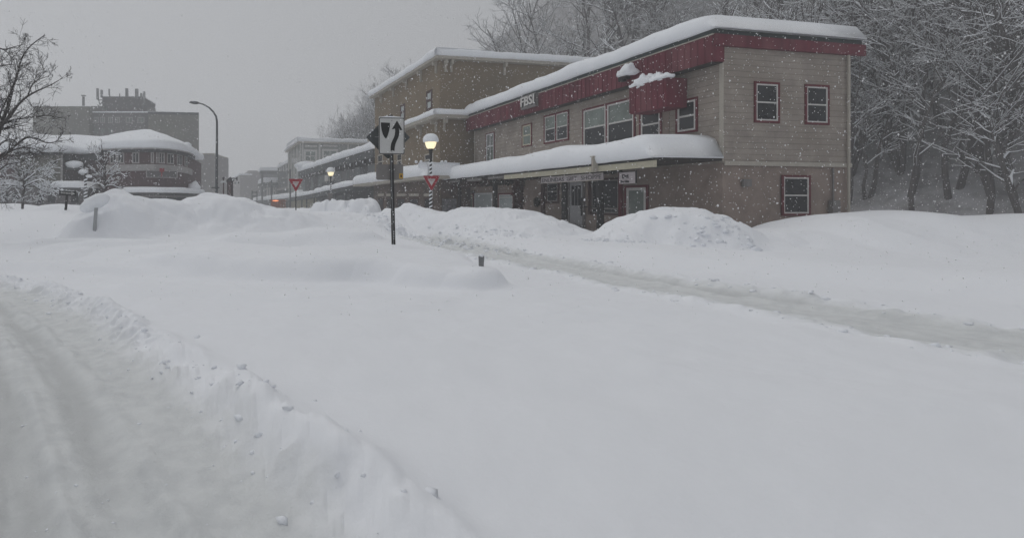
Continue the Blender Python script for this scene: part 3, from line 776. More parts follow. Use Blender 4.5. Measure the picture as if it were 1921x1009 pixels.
for px,wd,mt,z1 in ((862,.14,'black',3.3),(929,.15,'black',3.32),(1059,.15,'black',3.32),(1126,.16,'black',3.32)):
    a = Wp.S(px); mb = MB(); c = Wp.pt(a,0)
    mb.tube([(c.x,c.y,z) for z in np.linspace(-.8,z1,22)],[wd*(1+.22*mn.noise(Vector((px,z*4,0)))) for z in np.linspace(-.8,z1,22)],9)
    mb.build('awning_post',M[mt],gb,smooth=True)
def foliage(m, W, a0,a1,z0,z1,o,n,r,seed):
    g = random.Random(seed)
    for i in range(n):
        p = W.pt(g.uniform(a0,a1),g.uniform(z0,z1),o+g.uniform(-.08,.12)); q = [p+Vector((g.gauss(0,r),g.gauss(0,r),g.gauss(0,r))) for _ in range(3)]
        m.add(q,[(0,1,2)])
# leafy garlands
gx = MB(); foliage(gx,Wp,Wp.S(966),Wp.S(980),-.2,3.15,0,1500,.07,1); foliage(gx,Wp,Wp.S(968),Wp.S(978),-.3,3.0,0,900,.08,4)
tag(gx.build('garland',M['wreath'],None,Wp.pt(Wp.S(973),.2),),'thick dark red and green garland wound round the awning post, left of the mauve wall','garland')
gx = MB(); foliage(gx,Wp,Wp.S(985),Wp.S(1166),2.99,3.10,.0,1500,.05,2); foliage(gx,Wp,Wp.S(905),Wp.S(985),2.75,3.05,.0,700,.06,3)
tag(gx.build('garland',M['garland'],None,Wp.pt(Wp.S(1060),3.0)),'long dark garland strung under the cream awning edge above the shop signs','garland')
gx = MB(); foliage(gx,Wp,Wp.S(846),Wp.S(925),2.75,3.15,.0,900,.06,6)
tag(gx.build('garland',M['wreath'],None,Wp.pt(Wp.S(880),3.0)),'reddish garland under the far grey end of the awning','garland')
# ground-floor fronts
def shopwin(px0,px1,y0,y1,frame,glass,trim=None,rails=(),mulls=(),fw=.07,tw=.1,label=None,name='window',curtain=False):
    return window(Ww,gb,Ww.rect(px0,px1,y0,y1),frame,glass,trim,rails,mulls,fw=fw,tw=tw,o=-.03,label=label,name=name,curtain=curtain)
shopwin(866,887,366,402,'cream','glassg','redtrim',(.85,),(),label='shop window with pale frame and greenish glass, far left of the awning')
shopwin(890,923,362,404,'whitepanel','glassp',None,(),(),fw=.12,label='shop window filled with a white panel')
shopwin(936,962,365,404,'white','glassp','redtrim',(.86,),(),label='shop window with pinkish white frame')
shopwin(1026,1046,344,378,'metalback','glass','brownwood',(.55,),(),tw=.13,label='small shop window in brown trim beside the door')
w = shopwin(1110,1160,338,400,'metalback','glass','brownwood',(.14,),(.33,),tw=.1,label='big dark show window right of the door',curtain=False)
shopwin(1175,1212,352,425,'white','glassg','redtrim',(),(),fw=.14,tw=.12,label='shop window with thick white frame and green glass at the near end')
part('red_pilaster',gb,'redtrim',lambda m:Ww.box(m,Ww.S(1163),Ww.S(1168.5),-.2,3.2,-.03,.09))
part('header_panel',gb,'beigeg',lambda m:Ww.box(m,Ww.S(866),Ww.S(960),2.55,3.1,-.03,.04),label='pinkish panel above the far shop windows')
part('dark_pilaster',gb,'brownwood',lambda m:(Ww.box(m,Ww.S(1017),Ww.S(1022),-.5,3.1,-.03,.1),Ww.box(m,Ww.S(1104.5),Ww.S(1107),1.0,3.1,-.03,.06)))
r = Ww.rect(1071,1095,340,427)
dr = part('door',gb,'door',lambda m:Ww.box(m,*r,-.03,.06))
part('door_frame',dr,'metalback',lambda m:(Ww.box(m,r[0]-.22,r[0],r[2],r[3]+.05,-.03,.09),Ww.box(m,r[1],r[1]+.1,r[2],r[3]+.05,-.03,.09)))
part('pane',dr,'glass',lambda m:[Ww.box(m,r[0]+.12+(r[1]-r[0]-.24)*i/3+.02,r[0]+.12+(r[1]-r[0]-.24)*(i+1)/3-.02,r[2]+1.25,r[3]-.25,.05,.066) for i in range(3)])
part('handle',dr,'black',lambda m:Ww.box(m,r[1]-.14,r[1]-.09,r[2]+.95,r[2]+1.2,.06,.12))
part('wall_bracket_sign',gb,'black',lambda m:(Ww.box(m,Ww.S(1093.5),Ww.S(1095.5),.9,1.9,.1,.14),Ww.box(m,Ww.S(1095),Ww.S(1111),1.38,1.42,.02,.06)))
# far-right wall below bay
part('pink_wall_panel',gb,'beigeg',lambda m:Ww.box(m,Ww.S(1194),Ww.S(1256),4.2,7.2,0,.025))
window(Ww,gb,Ww.rect(1204,1240,205,262),'white','glass','redtrim',(.5,),(),fw=.08,o=.025,label='sash window under the projecting red bay')
window(Ww,gb,Ww.rect(1272,1306,190,246),'white','glass','redtrim',(.5,),(),fw=.08,o=0,label='sash window nearest the end corner of the upper floor')
# near end wall
We = Wall(tuple(Ww.pt(aR,0).xy),tuple((Ww.pt(aR,0)-Vector((Ww.n.x,Ww.n.y,0))*6.6).xy))
for (x0,x1,z0,z1,lb) in ((1.6,2.7,5.0,6.5,'window on the upper floor of the end wall, nearer the street'),(4.2,5.3,5.0,6.5,'window on the upper floor of the end wall, farther from the street'),(3.0,4.3,1.2,2.7,'ground-floor window of the end wall')):
    window(We,gb,(x0,x1,z0,z1),'white','glass','redtrim',(.5,),(),fw=.06,label=lb)
part('end_bargeboard',gb,'fascia',lambda m:We.box(m,-.55,7.2,7.9,8.36,.02,.16))
part('downpipe',gb,'tansill',lambda m:m.tube([We.pt(6.35,z,.09) for z in (-.8,2,4,6,7.9)],.05,8))
part('meter_box',gb,'metalback',lambda m:(We.box(m,5.4,5.8,1.1,1.75,0,.16),We.box(m,5.57,5.63,1.75,3.1,0,.05)))
part('wall_vent',gb,'metalback',lambda m:We.box(m,.9,1.3,2.3,2.6,0,.1))
part('belt_board',gb,'tansill',lambda m:We.box(m,0.05,6.6,3.15,3.32,.01,.05))

# signs on the gift shop
Wg = Wc.off(-.08); ga,gb_ = Wg.S(1015),Wg.S(1131)
sg = root('shop_sign',tuple(Wg.pt((ga+gb_)/2,2.68)),'long grey sign board reading ENLINDAS GIFT SHOPPE under the awning','sign')
wboxes(Wg,'board',sg,'board',[(ga,gb_,2.69,2.985,-.04,.0)])
wboxes(Wg,'border',sg,'tansill',[(ga,gb_,2.985,3.0,-.04,.01),(ga,gb_,2.67,2.69,-.04,.01)])
for txt,p0,p1 in (('ENLINDAS',1017.5,1059.5),('GIFT',1063,1083.5),('SHOPPE',1090,1129.5)):
    w0,w1 = Wg.S(p0),Wg.S(p1); probe = text_mb(txt,.29,Wg,0,0,0,bold=0); ext = [ (Vector(v).xy-Wg.p0).dot(Wg.e) for v in probe.v]; sx = (w1-w0)/(max(ext)-min(ext))
    text_mb(txt,.28,Wg,w0-min(ext)*sx,2.733,.004,.01,0,sx=sx).build('lettering',M['letter'],sg)
Wd = Wc.off(.02)
sg = root('hanging_sign',tuple(Wd.pt(Wd.S(1177),2.4)),'small square grey sign reading Dri, hung beneath the near end of the awning','sign')
wboxes(Wd,'board',sg,'board',[(Wd.S(1161.5),Wd.S(1192),2.45,2.93,-.05,0)])
wboxes(Wd,'border',sg,'black',[(Wd.S(1163),Wd.S(1192),2.93,2.965,-.05,.01),(Wd.S(1192),Wd.S(1193),2.45,2.965,-.05,.01)])
text_mb('Dri',.24,Wd,Wd.S(1167),2.68,.004,.01,.01,sx=1.1).build('lettering',M['letter'],sg)
text_mb('Sw Gks',.14,Wd,Wd.S(1164.5),2.50,.004,.01,.008,sx=1.1).build('lettering',M['letter'],sg)
Wx = Wf.off(.22); a0,a1 = Wx.S(977),Wx.S(1004.5)
zb,zt = Wx.Z(990,204.5),Wx.Z(990,182)
sg = root('roof_sign',tuple(Wx.pt((a0+a1)/2,zb)),'grey sign with raised letters FBSI fixed to the dark red fascia','sign')
wboxes(Wx,'board',sg,'metalback',[(a0,a1,zb+.05,zt+.12,-.2,0)])
def fit(txt,size,W,a0,a1,z,o,d,b):
    q = text_mb(txt,size,W,0,0,0,bold=b); e = [(Vector(v).xy-W.p0).dot(W.e) for v in q.v]; sx = (a1-a0)/(max(e)-min(e))
    return text_mb(txt,size,W,a0-min(e)*sx,z,o,d,b,sx=sx)
fit('FBSI',.80,Wx,a0+.13,a1-.01,zb+.20,.012,.02,.02).build('letter_shadow',M['letter'],sg)
fit('FBSI',.80,Wx,a0+.06,a1-.08,zb+.24,.05,.04,.012).build('lettering',M['letterw'],sg)
# wreath and planters
c = Ww.pt(Ww.S(1010),Ww.Z(1010,379),.12); wr = MB()
g = random.Random(4)
for i in range(900):
    a = g.uniform(0,6.28); rr = .2+g.gauss(0,.05); p = c+Vector((Ww.e.x*math.cos(a)*rr,Ww.e.y*math.cos(a)*rr,math.sin(a)*rr))
    wr.add([p+Vector((g.gauss(0,.035),g.gauss(0,.035),g.gauss(0,.035))) for _ in range(3)],[(0,1,2)])
tag(wr.build('wreath',M['garland'],None,c),'round dark wreath hung on the wall left of the small brown-trimmed window','wreath')
for px,lb in ((1078,'dark planter of winter greenery by the shop door, farther from the camera'),(1097,'dark planter of winter greenery by the shop door, nearest the snow gap')):
    c = Ww.pt(Ww.S(px),0,.7); zb = Ww.Z(px,448); pr = root('planter',(c.x,c.y,zb),lb,'planter')
    part('pot',pr,'black',lambda m:m.lathe((c.x,c.y,zb),[(.2,0),(.3,.3),(.33,.34)],14))
    pm = MB(); g = random.Random(px)
    for i in range(700):
        p = Vector((c.x+g.gauss(0,.2),c.y+g.gauss(0,.2),zb+.42+abs(g.gauss(0,.12)))); pm.add([p+Vector((g.gauss(0,.05),g.gauss(0,.05),g.gauss(0,.05))) for _ in range(3)],[(0,1,2)])
    pm.build('foliage',M['garland'],pr)

# ================================================================== tan three-storey building
T0 = (9.54,40.3); T1 = (6.0,55.3); T2 = (25.0,43.3); T3 = (21.4,58.3)
Wt = Wall(T0,T1); Ws = Wall(T0,T2)
tb = root('corner_building',(15,48,0),'three-storey tan stucco building with snow-topped cornices, left of the red-fronted shop','building')
part('wall',tb,'tan',lambda m:prism(m,[T1,T0,T2,T3],-2,12.98))
def corn(m, z0,z1,o, e1):
    Wt.box(m,-.0,Wt.len+.3,z0,z1,0,o); Ws.box(m,-o,e1,z0,z1,0,o)
part('cornice',tb,'tansill',lambda m:corn(m,12.95,13.18,.5,Ws.len))
p = [Wt.pt(Wt.len+.3,13.18,.5)]
c = Wt.pt(0,13.18,.5)+Vector((*(-Wt.e*.0),0)); cc = Vector((T0[0],T0[1],13.18))+Vector((*(Wt.n*.5),0))+Vector((*(Ws.n*.5),0))
snow_edge([p[0],cc],5,.60,.12,seed=5,amp=.12,parent=tb,inward=-Wt.n,ends=(1,0))
snow_edge([cc+Vector((*(Wt.n*.03),0)),Ws.pt(Ws.len,13.18,.5)],12,.60,.12,seed=6,amp=.08,parent=tb,inward=-Ws.n,ends=(0,1))
aE = Ws.S(893)
part('belt_cornice',tb,'tansill',lambda m:corn(m,8.24,8.5,.75,aE))
cc2 = Vector((T0[0],T0[1],8.5))+Vector((*(Wt.n*.75),0))+Vector((*(Ws.n*.75),0))
snow_edge([Wt.pt(Wt.len+.2,8.5,.75),cc2],.72,.44,.10,seed=7,amp=.15,parent=tb,inward=-Wt.n,ends=(1,0),name='cornice_snow')
snow_edge([cc2+Vector((*(Wt.n*.03),0)),Ws.pt(aE,8.5,.75)],.72,.5,.10,seed=8,amp=.15,parent=tb,inward=-Ws.n,ends=(0,0),name='cornice_snow')
def brk(m,W,lst,z,o):
    for a in lst:
        W.box(m,a-.09,a+.09,z-.35,z,0,o*.8); W.box(m,a-.07,a+.07,z-.95,z-.35,0,.16)
for W,lst in ((Wt,(.5,3.4,6.6,9.8,13.2)),(Ws,(.45,.95,5.6,11.2))):
    for a in lst: part('bracket',tb,'tansill',lambda m:brk(m,W,(a,),12.95,.5))
for W,lst in ((Wt,(.5,3.4)),(Ws,(.35,))):
    for a in lst: part('bracket',tb,'tansill',lambda m:brk(m,W,(a,),8.24,.7))
for x0,x1,y0,y1 in ((751,760,196,226),(800,811,170,208)):
    window(Wt,tb,Wt.rect(x0,x1,y0,y1),'brownwood','glassp',None,(.5,),(),fw=.22)
for x0,x1,y0,y1 in ((709,718,290,318),(745,754,288,315),(797,813,288,312)):
    window(Wt,tb,Wt.rect(x0,x1,y0,y1),'tansill','glass',None,(.5,),(),fw=.12)
# its awning wraps the corner
K = Vector((8.23,38.46,3.7)); KL = Vector((X(662,60.0),60.0,3.7)); KR = Vector((K.x+Ws.e.x*2.6 if Ws.e.x > 0 else K.x+2.6,K.y+abs(Ws.e.y)*2.6,3.7))
def ca(m):
    prism(m,[(KL.x,KL.y),(K.x,K.y),(KR.x,KR.y),(KR.x+.2,KR.y+1.9),(T0[0]+.1,T0[1]+.1),(T1[0]+.1,T1[1]),(KL.x+2,KL.y+.3)],3.45,3.7)
taw = part('awning',tb,'tansill',ca)
snow_edge([KL,K],2.6,1.05,.12,seed=11,amp=.12,parent=taw,inward=Vector((1,.2)),ends=(1,0),name='awning_snow')
snow_edge([K+Vector((-.1,-.02,0)),KR],1.75,1.05,.12,seed=12,amp=.08,parent=taw,inward=Vector((-.16,1)),ends=(0,1),name='awning_snow')
part('shopfront',tb,'brownwall',lambda m:Wt.box(m,-.0,Wt.len,-2,3.4,0,.12))
for x0,x1 in ((711,722),(727,737),(747,763),(770,788),(798,815)):
    window(Wt,tb,Wt.rect(x0,x1,371,402),'brownwood','glass',None,(),(),fw=.15,o=.12)
    a0,a1,_,_ = Wt.rect(x0,x1,371,402); part('transom',tb,'tansill',lambda m:Wt.box(m,a0,a1,Wt.Z((x0+x1)/2,368),Wt.Z((x0+x1)/2,363.5),.12,.15))
part('poster',tb,'poster',lambda m:Ws.box(m,Ws.S(829),Ws.S(856),-.3,Ws.Z(842,373),0,.06))
part('side_shopfront',tb,'brownwall',lambda m:Ws.box(m,.05,Ws.S(892),-1.5,3.4,0,.05))
# balcony rail stub under the lamp
tag(part('snow_tufts',tb,'snowroof',lambda m:[m.blob((X(q,38.9),38.9,4.74),(.12,.12,.11),q,.3,6) for q in (781,790,829,836)],smooth=True))

# ================================================================== long grey two-storey building
W2 = Wall.px(706,61,565,107); gr = root('grey_building',(6,85,0),'long low grey building with a deep snow-loaded eave, left of the tan corner building','building')
d2 = -W2.n*13
def pl(W,a0,a1,dep): 
    return [tuple(W.pt(a0,0).xy),tuple(W.pt(a1,0).xy),tuple((W.pt(a1,0)+Vector((*(-W.n*dep),0))).xy),tuple((W.pt(a0,0)+Vector((*(-W.n*dep),0))).xy)]
part('wall',gr,'grey1',lambda m:prism(m,pl(W2,0,W2.len,13),-3,7.7))
part('eave_fascia',gr,'greyd',lambda m:W2.box(m,-.3,W2.len+.3,7.0,8.0,0,.55))
for i in range(34): 
    a = .6+i*(W2.len-1)/33; wboxes(W2,'eave_bracket',gr,'black',[(a-.16,a+.16,6.3,7.0,0,.5)])
part('bracket_snow',gr,'snowroof',lambda m:[m.blob(W2.pt(.6+i*(W2.len-1)/33+.3,6.72,.42),(.16,.16,.22),i,.4,5) for i in range(0,34,2)],smooth=True)
snow_edge([W2.pt(-.3,8.0,.55),W2.pt(W2.len+.4,8.0,.55)],8,1.05,.2,seed=15,amp=.18,step=.6,parent=gr,inward=-W2.n)
part('snow_clump',gr,'snowroof',lambda m:(m.blob(W2.pt(W2.len-2.5,9.0,-.4),(2.3,2.3,.95),3,.2,10),),smooth=True)
for x0,x1,y0,y1 in ((573,583,333,360),(588,597,330,357),(640,652,307,346),(655,666,304,341),(676,690,296,330)):
    a0,a1,z0,z1 = W2.rect(x0,x1,y0,y1); window(W2,gr,(a0,a1,z0,z1),'greyd','glass',None,(),(.5,),fw=.12)
for x0,x1 in ((611,617),(620,626)):
    part('wall_sign',gr,'white',lambda m:W2.box(m,*W2.rect(x0,x1,329,340),0,.2))
part('oval_sign',gr,'greyd',lambda m:W2.box(m,*W2.rect(608,629,341,349),0,.4))
# awnings running down the street
AP = [(662,60.5,3.65),(618,73,3.35),(580,92,2.95),(560,104,2.75),(535,122,2.45),(505,146,2.15),(474,178,1.95)]
A3 = [Vector((X(a,b),b,c)) for a,b,c in AP]
def awn2(m, i0, i1):
    for p,q in zip(A3[i0:i1],A3[i0+1:i1+1]):
        w = Wall(p.xy,q.xy); off = Vector((*(-w.n*3.2),0)); t = Vector((0,0,.35+.004*p.y))
        m.hexa([p-t,q-t,q-t+off,p-t+off,p,q,q+off,p+off])
aw2 = part('awning',gr,'greyd',lambda m:awn2(m,0,3))
snow_edge(A3[0:4],3,.75,.12,seed=21,amp=.3,step=.5,parent=aw2,inward=Vector((1,.3)),name='awning_snow')
def low(m,i0,i1,off_):
    for p,q in zip(A3[i0:i1],A3[i0+1:i1+1]):
        w = Wall(p.xy,q.xy); o = Vector((*(-w.n*off_),0)); o2 = Vector((*(-w.n*(off_+.5)),0)); p2 = Vector((p.x,p.y,-3)); q2 = Vector((q.x,q.y,-3))
        m.hexa([p2+o,q2+o,q2+o2,p2+o2,p+o-Vector((0,0,.2)),q+o-Vector((0,0,.2)),q+o2-Vector((0,0,.2)),p+o2-Vector((0,0,.2))])
part('shopfront',gr,'greydd',lambda m:low(m,0,3,2.6))
part('awning_post',gr,'greyd',lambda m:[m.tube([(p.x+.3,p.y,-2),(p.x+.3,p.y,p.z-.3)],.12,6) for i in range(3) for p in (A3[i].lerp(A3[i+1],.35),A3[i].lerp(A3[i+1],.8))])
def slats(m):
    for k in range(10):
        p = A3[2].lerp(A3[4],k/10); m.box(p.x+.6,p.x+1.3,p.y,p.y+.3,-2.5,p.z-.6)
part('curtain',gr,'cream',slats)

# ================================================================== green-grey building with white-trimmed windows
WA = Wall.px(565,109,706,113); WB = Wall.px(565,109,540,130); zt = 14.2
hb = root('townhouse',(X(600,112),115,0),'three-storey green-grey building with white corner boards and wide paned windows','building')
c = Vector((X(565,109),109,0)); dA = Vector((*WA.pt(WA.S(706),0).xy,0)); dB = Vector((*WB.pt(WB.S(540),0).xy,0))
part('wall',hb,'grey2',lambda m:prism(m,[tuple(dB.xy),tuple(c.xy),tuple(dA.xy),(dA.x+dB.x-c.x,dA.y+dB.y-c.y)],-3,zt))
lA = WA.S(706); lB = WB.S(540)
part('cornice',hb,'tansill',lambda m:(WA.box(m,-.6,lA,zt,zt+.35,0,.7),WB.box(m,0,lB,zt,zt+.35,0,.7)))
snow_edge([WB.pt(lB,zt+.35,.7),Vector((c.x-.8,c.y-.75,zt+.35))],6,.7,.2,seed=31,amp=.2,step=.8,parent=hb,inward=-WB.n,ends=(1,0))
snow_edge([Vector((c.x-.85,c.y-.75,zt+.35)),WA.pt(lA,zt+.35,.7)],14,.95,.2,seed=32,amp=.3,step=.8,parent=hb,inward=-WA.n,ends=(0,0))
for a0,a1 in ((566.5,569),(597.5,601),(651.5,654)):
    part('corner_board',hb,'white',lambda m:WA.box(m,WA.S(a0),WA.S(a1),0,zt,0,.15))
for a0,a1,b in ((572,593,1),(606,632,2)):
    window(WA,hb,WA.rect(a0,a1,283 if b==1 else 282,303),'white','glassg','white',(.5,),(.5,),fw=.2,tw=.25)
part('frieze_panel',hb,'white',lambda m:(WA.box(m,*WA.rect(572,595,272.5,276),0,.1),WA.box(m,*WA.rect(606,633,272,275.5),0,.1)))
for a0,a1 in ((559,563),(553,557),(548,551)):
    window(WB,hb,WB.rect(a0,a1,296,306),'white','glass',None,(),(),fw=.15)
part('side_boards',hb,'white',lambda m:[WB.box(m,WB.S(q),WB.S(q-.8),5,zt,0,.1) for q in (564,558,552.5,547,541.5)])
# the lower gallery under it
gal = root('street_arcade',tuple(A3[4]),'snow-topped awning and dark shopfronts running down the foggy street, far end of the row','building')
part('awning',gal,'greyd',lambda m:awn2(m,3,6))
snow_edge(A3[3:],3,1.1,.15,seed=22,amp=.4,step=.9,parent=gal,inward=Vector((1,.3)),name='awning_snow')
part('shopfront',gal,'greyd',lambda m:low(m,3,6,2.6))
part('upper_wall',gal,'grey3',lambda m:prism(m,[tuple((A3[4]+Vector((3.5,0,0))).xy),tuple((A3[5]+Vector((3.5,0,0))).xy),tuple((A3[5]+Vector((8,0,0))).xy),tuple((A3[4]+Vector((8,0,0))).xy)],-3,3))

# ================================================================== far row
def farbox(nm, label, m, px0,Y0,px1,Y1,ztop,dep,snow=.8,pxs=None,seed=0,cat='building'):
    """building whose near corner is px0: street face px0->px1, side face runs to pxs"""
    a = Vector((X(px0,Y0),Y0)); b = Vector((X(px1,Y1),Y1)); s = Vector((dep,dep*.17))
    o = root(nm,(a.x,a.y,0),label,cat)
    part('wall',o,m,lambda mb:prism(mb,[tuple(b),tuple(a),tuple(a+s),tuple(b+s)],-3,ztop))
    if snow:
        part('roof_snow',o,'snowroof',lambda mb:(prism(mb,[(b.x-.4,b.y),(a.x-.4,a.y-.4),(a.x+s.x,a.y+s.y-.4),(b.x+s.x,b.y+s.y)],ztop+.02,ztop+snow*.7),prism(mb,[(b.x-.1,b.y),(a.x-.1,a.y-.1),(a.x+s.x,a.y+s.y-.1),(b.x+s.x,b.y+s.y)],ztop+snow*.7+.001,ztop+snow)))
    return o,Wall(a,b),Wall(a,a+s)
o,Wq,Wr = farbox('dark_building','dark grey building with a row of small pale-framed windows, beside the green-grey building','greyd',545,131,521,158,11.9,12,1.0)
for q in (540,535.5,531,526.5,523.5):
    window(Wq,o,Wq.rect(q,q+2.2,305,321),'white','glass',None,(),(),fw=.22)
part('ledge',o,'grey4',lambda m:(Wq.box(m,0,Wq.len,5.0,5.6,0,.7),Wq.box(m,0,Wq.len,8.0,8.2,0,.3)))
o,Wq,Wr = farbox('far_building','fog-faded grey building with a flat snowy roof, before the dark grey building','grey3',489,170,487,178,12.0,9,1.2)
part('roof_band',o,'greyd',lambda m:Wr.box(m,-.3,Wr.len,10.9,11.9,0,.5))
o,Wq,Wr = farbox('far_building','low fog-faded building with a snowy gable roof in front of the flat-roofed one','grey3',497,158,486,172,7.6,7,1.6)
part('roof_band',o,'greyd',lambda m:(Wq.box(m,-.3,Wq.len,6.8,7.5,0,.5),Wr.box(m,0,Wr.len,6.8,7.5,0,.4)))
for q in (500,504,508,512,516): window(Wr,o,(Wr.S(q),Wr.S(q+2.4),3.2,6.0),'white','glassg',None,(),(),fw=.2)
o,Wq,Wr = farbox('far_building','pale blocky building barely visible in the fog down the street','grey4',465,212,458,240,14.6,8,0)
o,Wq,Wr = farbox('far_building','pale fog-faded building with a sloping snowy roof, right of the dark pillar','grey4',450,190,436,230,11.6,4.5,0)
part('roof_snow',o,'snowroof',lambda m:(Wq.box(m,-.5,Wq.len,11.6,12.2,-3,.5),Wr.box(m,.5,Wr.len,11.61,12.1,-4,.4)))
farbox('far_building','pale wide building fading in the fog just right of the tall concrete block','grey4',372,150,367,170,15.4,0.1,0)[0]
# give the pale building its real body
o = D.objects['far_building.004'] if 'far_building.004' in D.objects else None
bb = root('pale_building',(X(385,152),155,0),'pale wide building fading in the fog behind the cobra-head street light','building')
part('wall',bb,'grey4',lambda m:prism(m,[(X(362,150),150),(X(401,150),150),(X(401,150)+1.5,166),(X(362,150),166)],-3,15.6))
part('parapet',bb,'tansill',lambda m:prism(m,[(X(361,149.8),149.8),(X(401.5,149.8),149.8),(X(401.5,149.8)+1.4,166),(X(361,150),166)],15.6,15.95))
for nm in [x.name for x in D.objects if x.get('label') == 'pale wide building fading in the fog just right of the tall concrete block']:
    ob = D.objects[nm]
    for ch in list(ob.children): D.objects.remove(ch)
    D.objects.remove(ob)

# ================================================================== round-cornered brick building
br = root('brick_building',(X(250,58),58,-.8),'two-storey dark brick building with a rounded corner, pale band and steep snowy roof','building')
def chain(l): return [(X(a,b),b) for a,b in l]
face = chain([(196,56),(240,55),(290,54.6),(312,55.4),(330,56.8),(345,58.8),(354,61.2),(358.5,64)])
body = face+[(X(358,64)-1,74),(X(196,56)-2,74)]
part('wall',br,'brick',lambda m:prism(m,body,-3,7.2))
def band(m,pts,z0,z1,o):
    out = []; n = len(pts)
    for i,p in enumerate(pts):
        a = Vector(pts[max(0,i-1)]); b = Vector(pts[min(n-1,i+1)]); t = (b-a).normalized(); w = Vector((t.y,-t.x)); 
        if w.dot(-Vector(p)) < 0: w = -w
        out.append(tuple(Vector(p)+w*o))
    for i in range(n-1):
        m.hexa([(*pts[i],z0),(*pts[i+1],z0),(*out[i+1],z0),(*out[i],z0),(*pts[i],z1),(*pts[i+1],z1),(*out[i+1],z1),(*out[i],z1)])
    return out
zz = lambda y,Y=55: EYE+(HY-y)/F*Y
part('band',br,'band',lambda m:band(m,face,zz(321),zz(309),.18))
part('eave_board',br,'greydd',lambda m:band(m,face,7.0,7.3,.5))
part('gutter',br,'band',lambda m:band(m,face,7.3,7.42,.55))
WF = [Wall(face[i],face[i+1]) for i in range(len(face)-1)]
for k,(x0,x1) in ((0,(206,219)),(0,(220.5,233)),(1,(248,261.5)),(2,(292.5,295.5)),(1,(283,289)),(2,(297,309)),(3,(313,326)),(4,(331.5,342)),(5,(346,352))):
    W_ = WF[k]; a0,a1,_,_ = W_.rect(x0,x1,285,307); window(W_,br,(a0,a1,zz(307),zz(286)),'band','glass',None,(),(.5,) if x1-x0 > 8 else (),fw=.14)
# framed sign on the brick
W_ = WF[1]; 
sgn = root('wall_sign',tuple(W_.pt(W_.S(300),zz(333),.2)),'long framed sign with a red emblem above it on the dark brick wall','sign')
Wv = Wall(chain([(274,54.2),(333,55.3)])[0],chain([(274,54.2),(333,55.3)])[1])
wboxes(Wv,'board',sgn,'concd',[(0,Wv.len,zz(333),zz(320.5),0,.12)])
wboxes(Wv,'border',sgn,'band',[(0,Wv.len,zz(321.5),zz(320),.12,.16),(0,Wv.len,zz(334),zz(333),.12,.16),(0,.1,zz(333),zz(321.5),.12,.16),(Wv.len-.1,Wv.len,zz(333),zz(321.5),.12,.16)])
wboxes(Wv,'emblem',sgn,'redsign',[(Wv.S(299),Wv.S(308),zz(323),zz(316.5),.16,.3),(Wv.S(302),Wv.S(304.5),zz(332),zz(323),.16,.2)])
# canopy
cf = chain([(222,52.8),(262,51.8),(300,51.4),(330,53),(352,55.8),(368,59.2),(384,63.5)])
can = part('canopy',br,'metalback',lambda m:band(m,cf,zz(370,52),zz(361.5,52),-.25))
part('canopy_deck',can,'greyd',lambda m:[m.hexa([(*cf[i],2.3),(*cf[i+1],2.3),(*face[min(i,7)],2.3),(*face[max(0,i-1)],2.3),(*cf[i],2.55),(*cf[i+1],2.55),(*face[min(i,7)],2.55),(*face[max(0,i-1)],2.55)]) for i in range(len(cf)-1)])
snow_edge([Vector((*p,2.62)) for p in cf],3.0,.58,.1,seed=41,amp=.1,step=.6,parent=can,inward=Vector((0,1)),name='canopy_snow')
part('snow_clump',can,'snowroof',lambda m:m.blob((X(364,60.5),60.5,3.3),(.75,.75,.75),5,.2,10),smooth=True)
part('shopfront',br,'greyd',lambda m:prism(m,chain([(215,55.6),(300,54.2),(345,57.5),(362,62)])+[(X(350,64),64),(X(215,60),60)],-3,2.3))
part('shopfront_window',br,'glassp',lambda m:(Wall.px(270,54.0,335,56.2).box(m,Wall.px(270,54.0,335,56.2).S(298),Wall.px(270,54.0,335,56.2).S(324),1.2,2.0,0,.1)))
# big snowy roof with thick rounded edge
def snowroof(eave, ridge, zE, thick, over, parent, name='roof_snow', seed=0):
    pts = []
    for i in range(len(eave)-1):
        n = max(1,int((Vector(eave[i+1])-Vector(eave[i])).length/.6))
        for k in range(n):
            f = k/n; pts.append((Vector(eave[i]).lerp(Vector(eave[i+1]),f),Vector(ridge[i]).lerp(Vector(ridge[i+1]),f)))
    pts.append((Vector(eave[-1]),Vector(ridge[-1]))); n = len(pts); mb = MB(); rows = []
    for i,(e,r_) in enumerate(pts):
        a = pts[max(0,i-2)][0]; b = pts[min(n-1,i+2)][0]; t = (b-a).normalized(); w = Vector((t.y,-t.x))
        if w.dot(-e) < 0: w = -w
        th = thick*(1+.15*mn.noise(Vector((i*.13,seed,0)))+.05*mn.noise(Vector((i*.5,seed,3)))); ov = over*(1+.3*mn.noise(Vector((i*.21,seed,7))))
        z = zE if not hasattr(zE,'__call__') else zE(i/(n-1))
        row = []
        for a_,b_ in ((-.3,0),(ov,.02),(ov+.12*th,.2*th),(ov+.14*th,.45*th),(ov+.06*th,.7*th),(ov-.12*th,.88*th),(ov-.4*th,1.0*th)):
            q = e+w*a_; row.append(Vector((q.x,q.y,z+b_)))
        s0 = row[-1]; rr = Vector((r_.x,r_.y,r_.z))
        for f in (.15,.3,.45,.6,.75,.88,1.0):
            q = s0.lerp(rr,f); q.z += .25*math.sin(f*math.pi)+.12*mn.noise(Vector((q.x*.3,q.y*.3,seed))); row.append(q)
        rows.append(row)
    k = len(rows[0]); mb.add([v for r_ in rows for v in r_],[(i*k+j,i*k+j+1,(i+1)*k+j+1,(i+1)*k+j) for i in range(n-1) for j in range(k-1)])
    return mb.build(name,M['snowroof'],parent,smooth=True)
V3 = lambda a,b,y: Vector((X(a,b),b,zz(y,b)))
RP = V3(268,64,243); RL = V3(212,64,253)
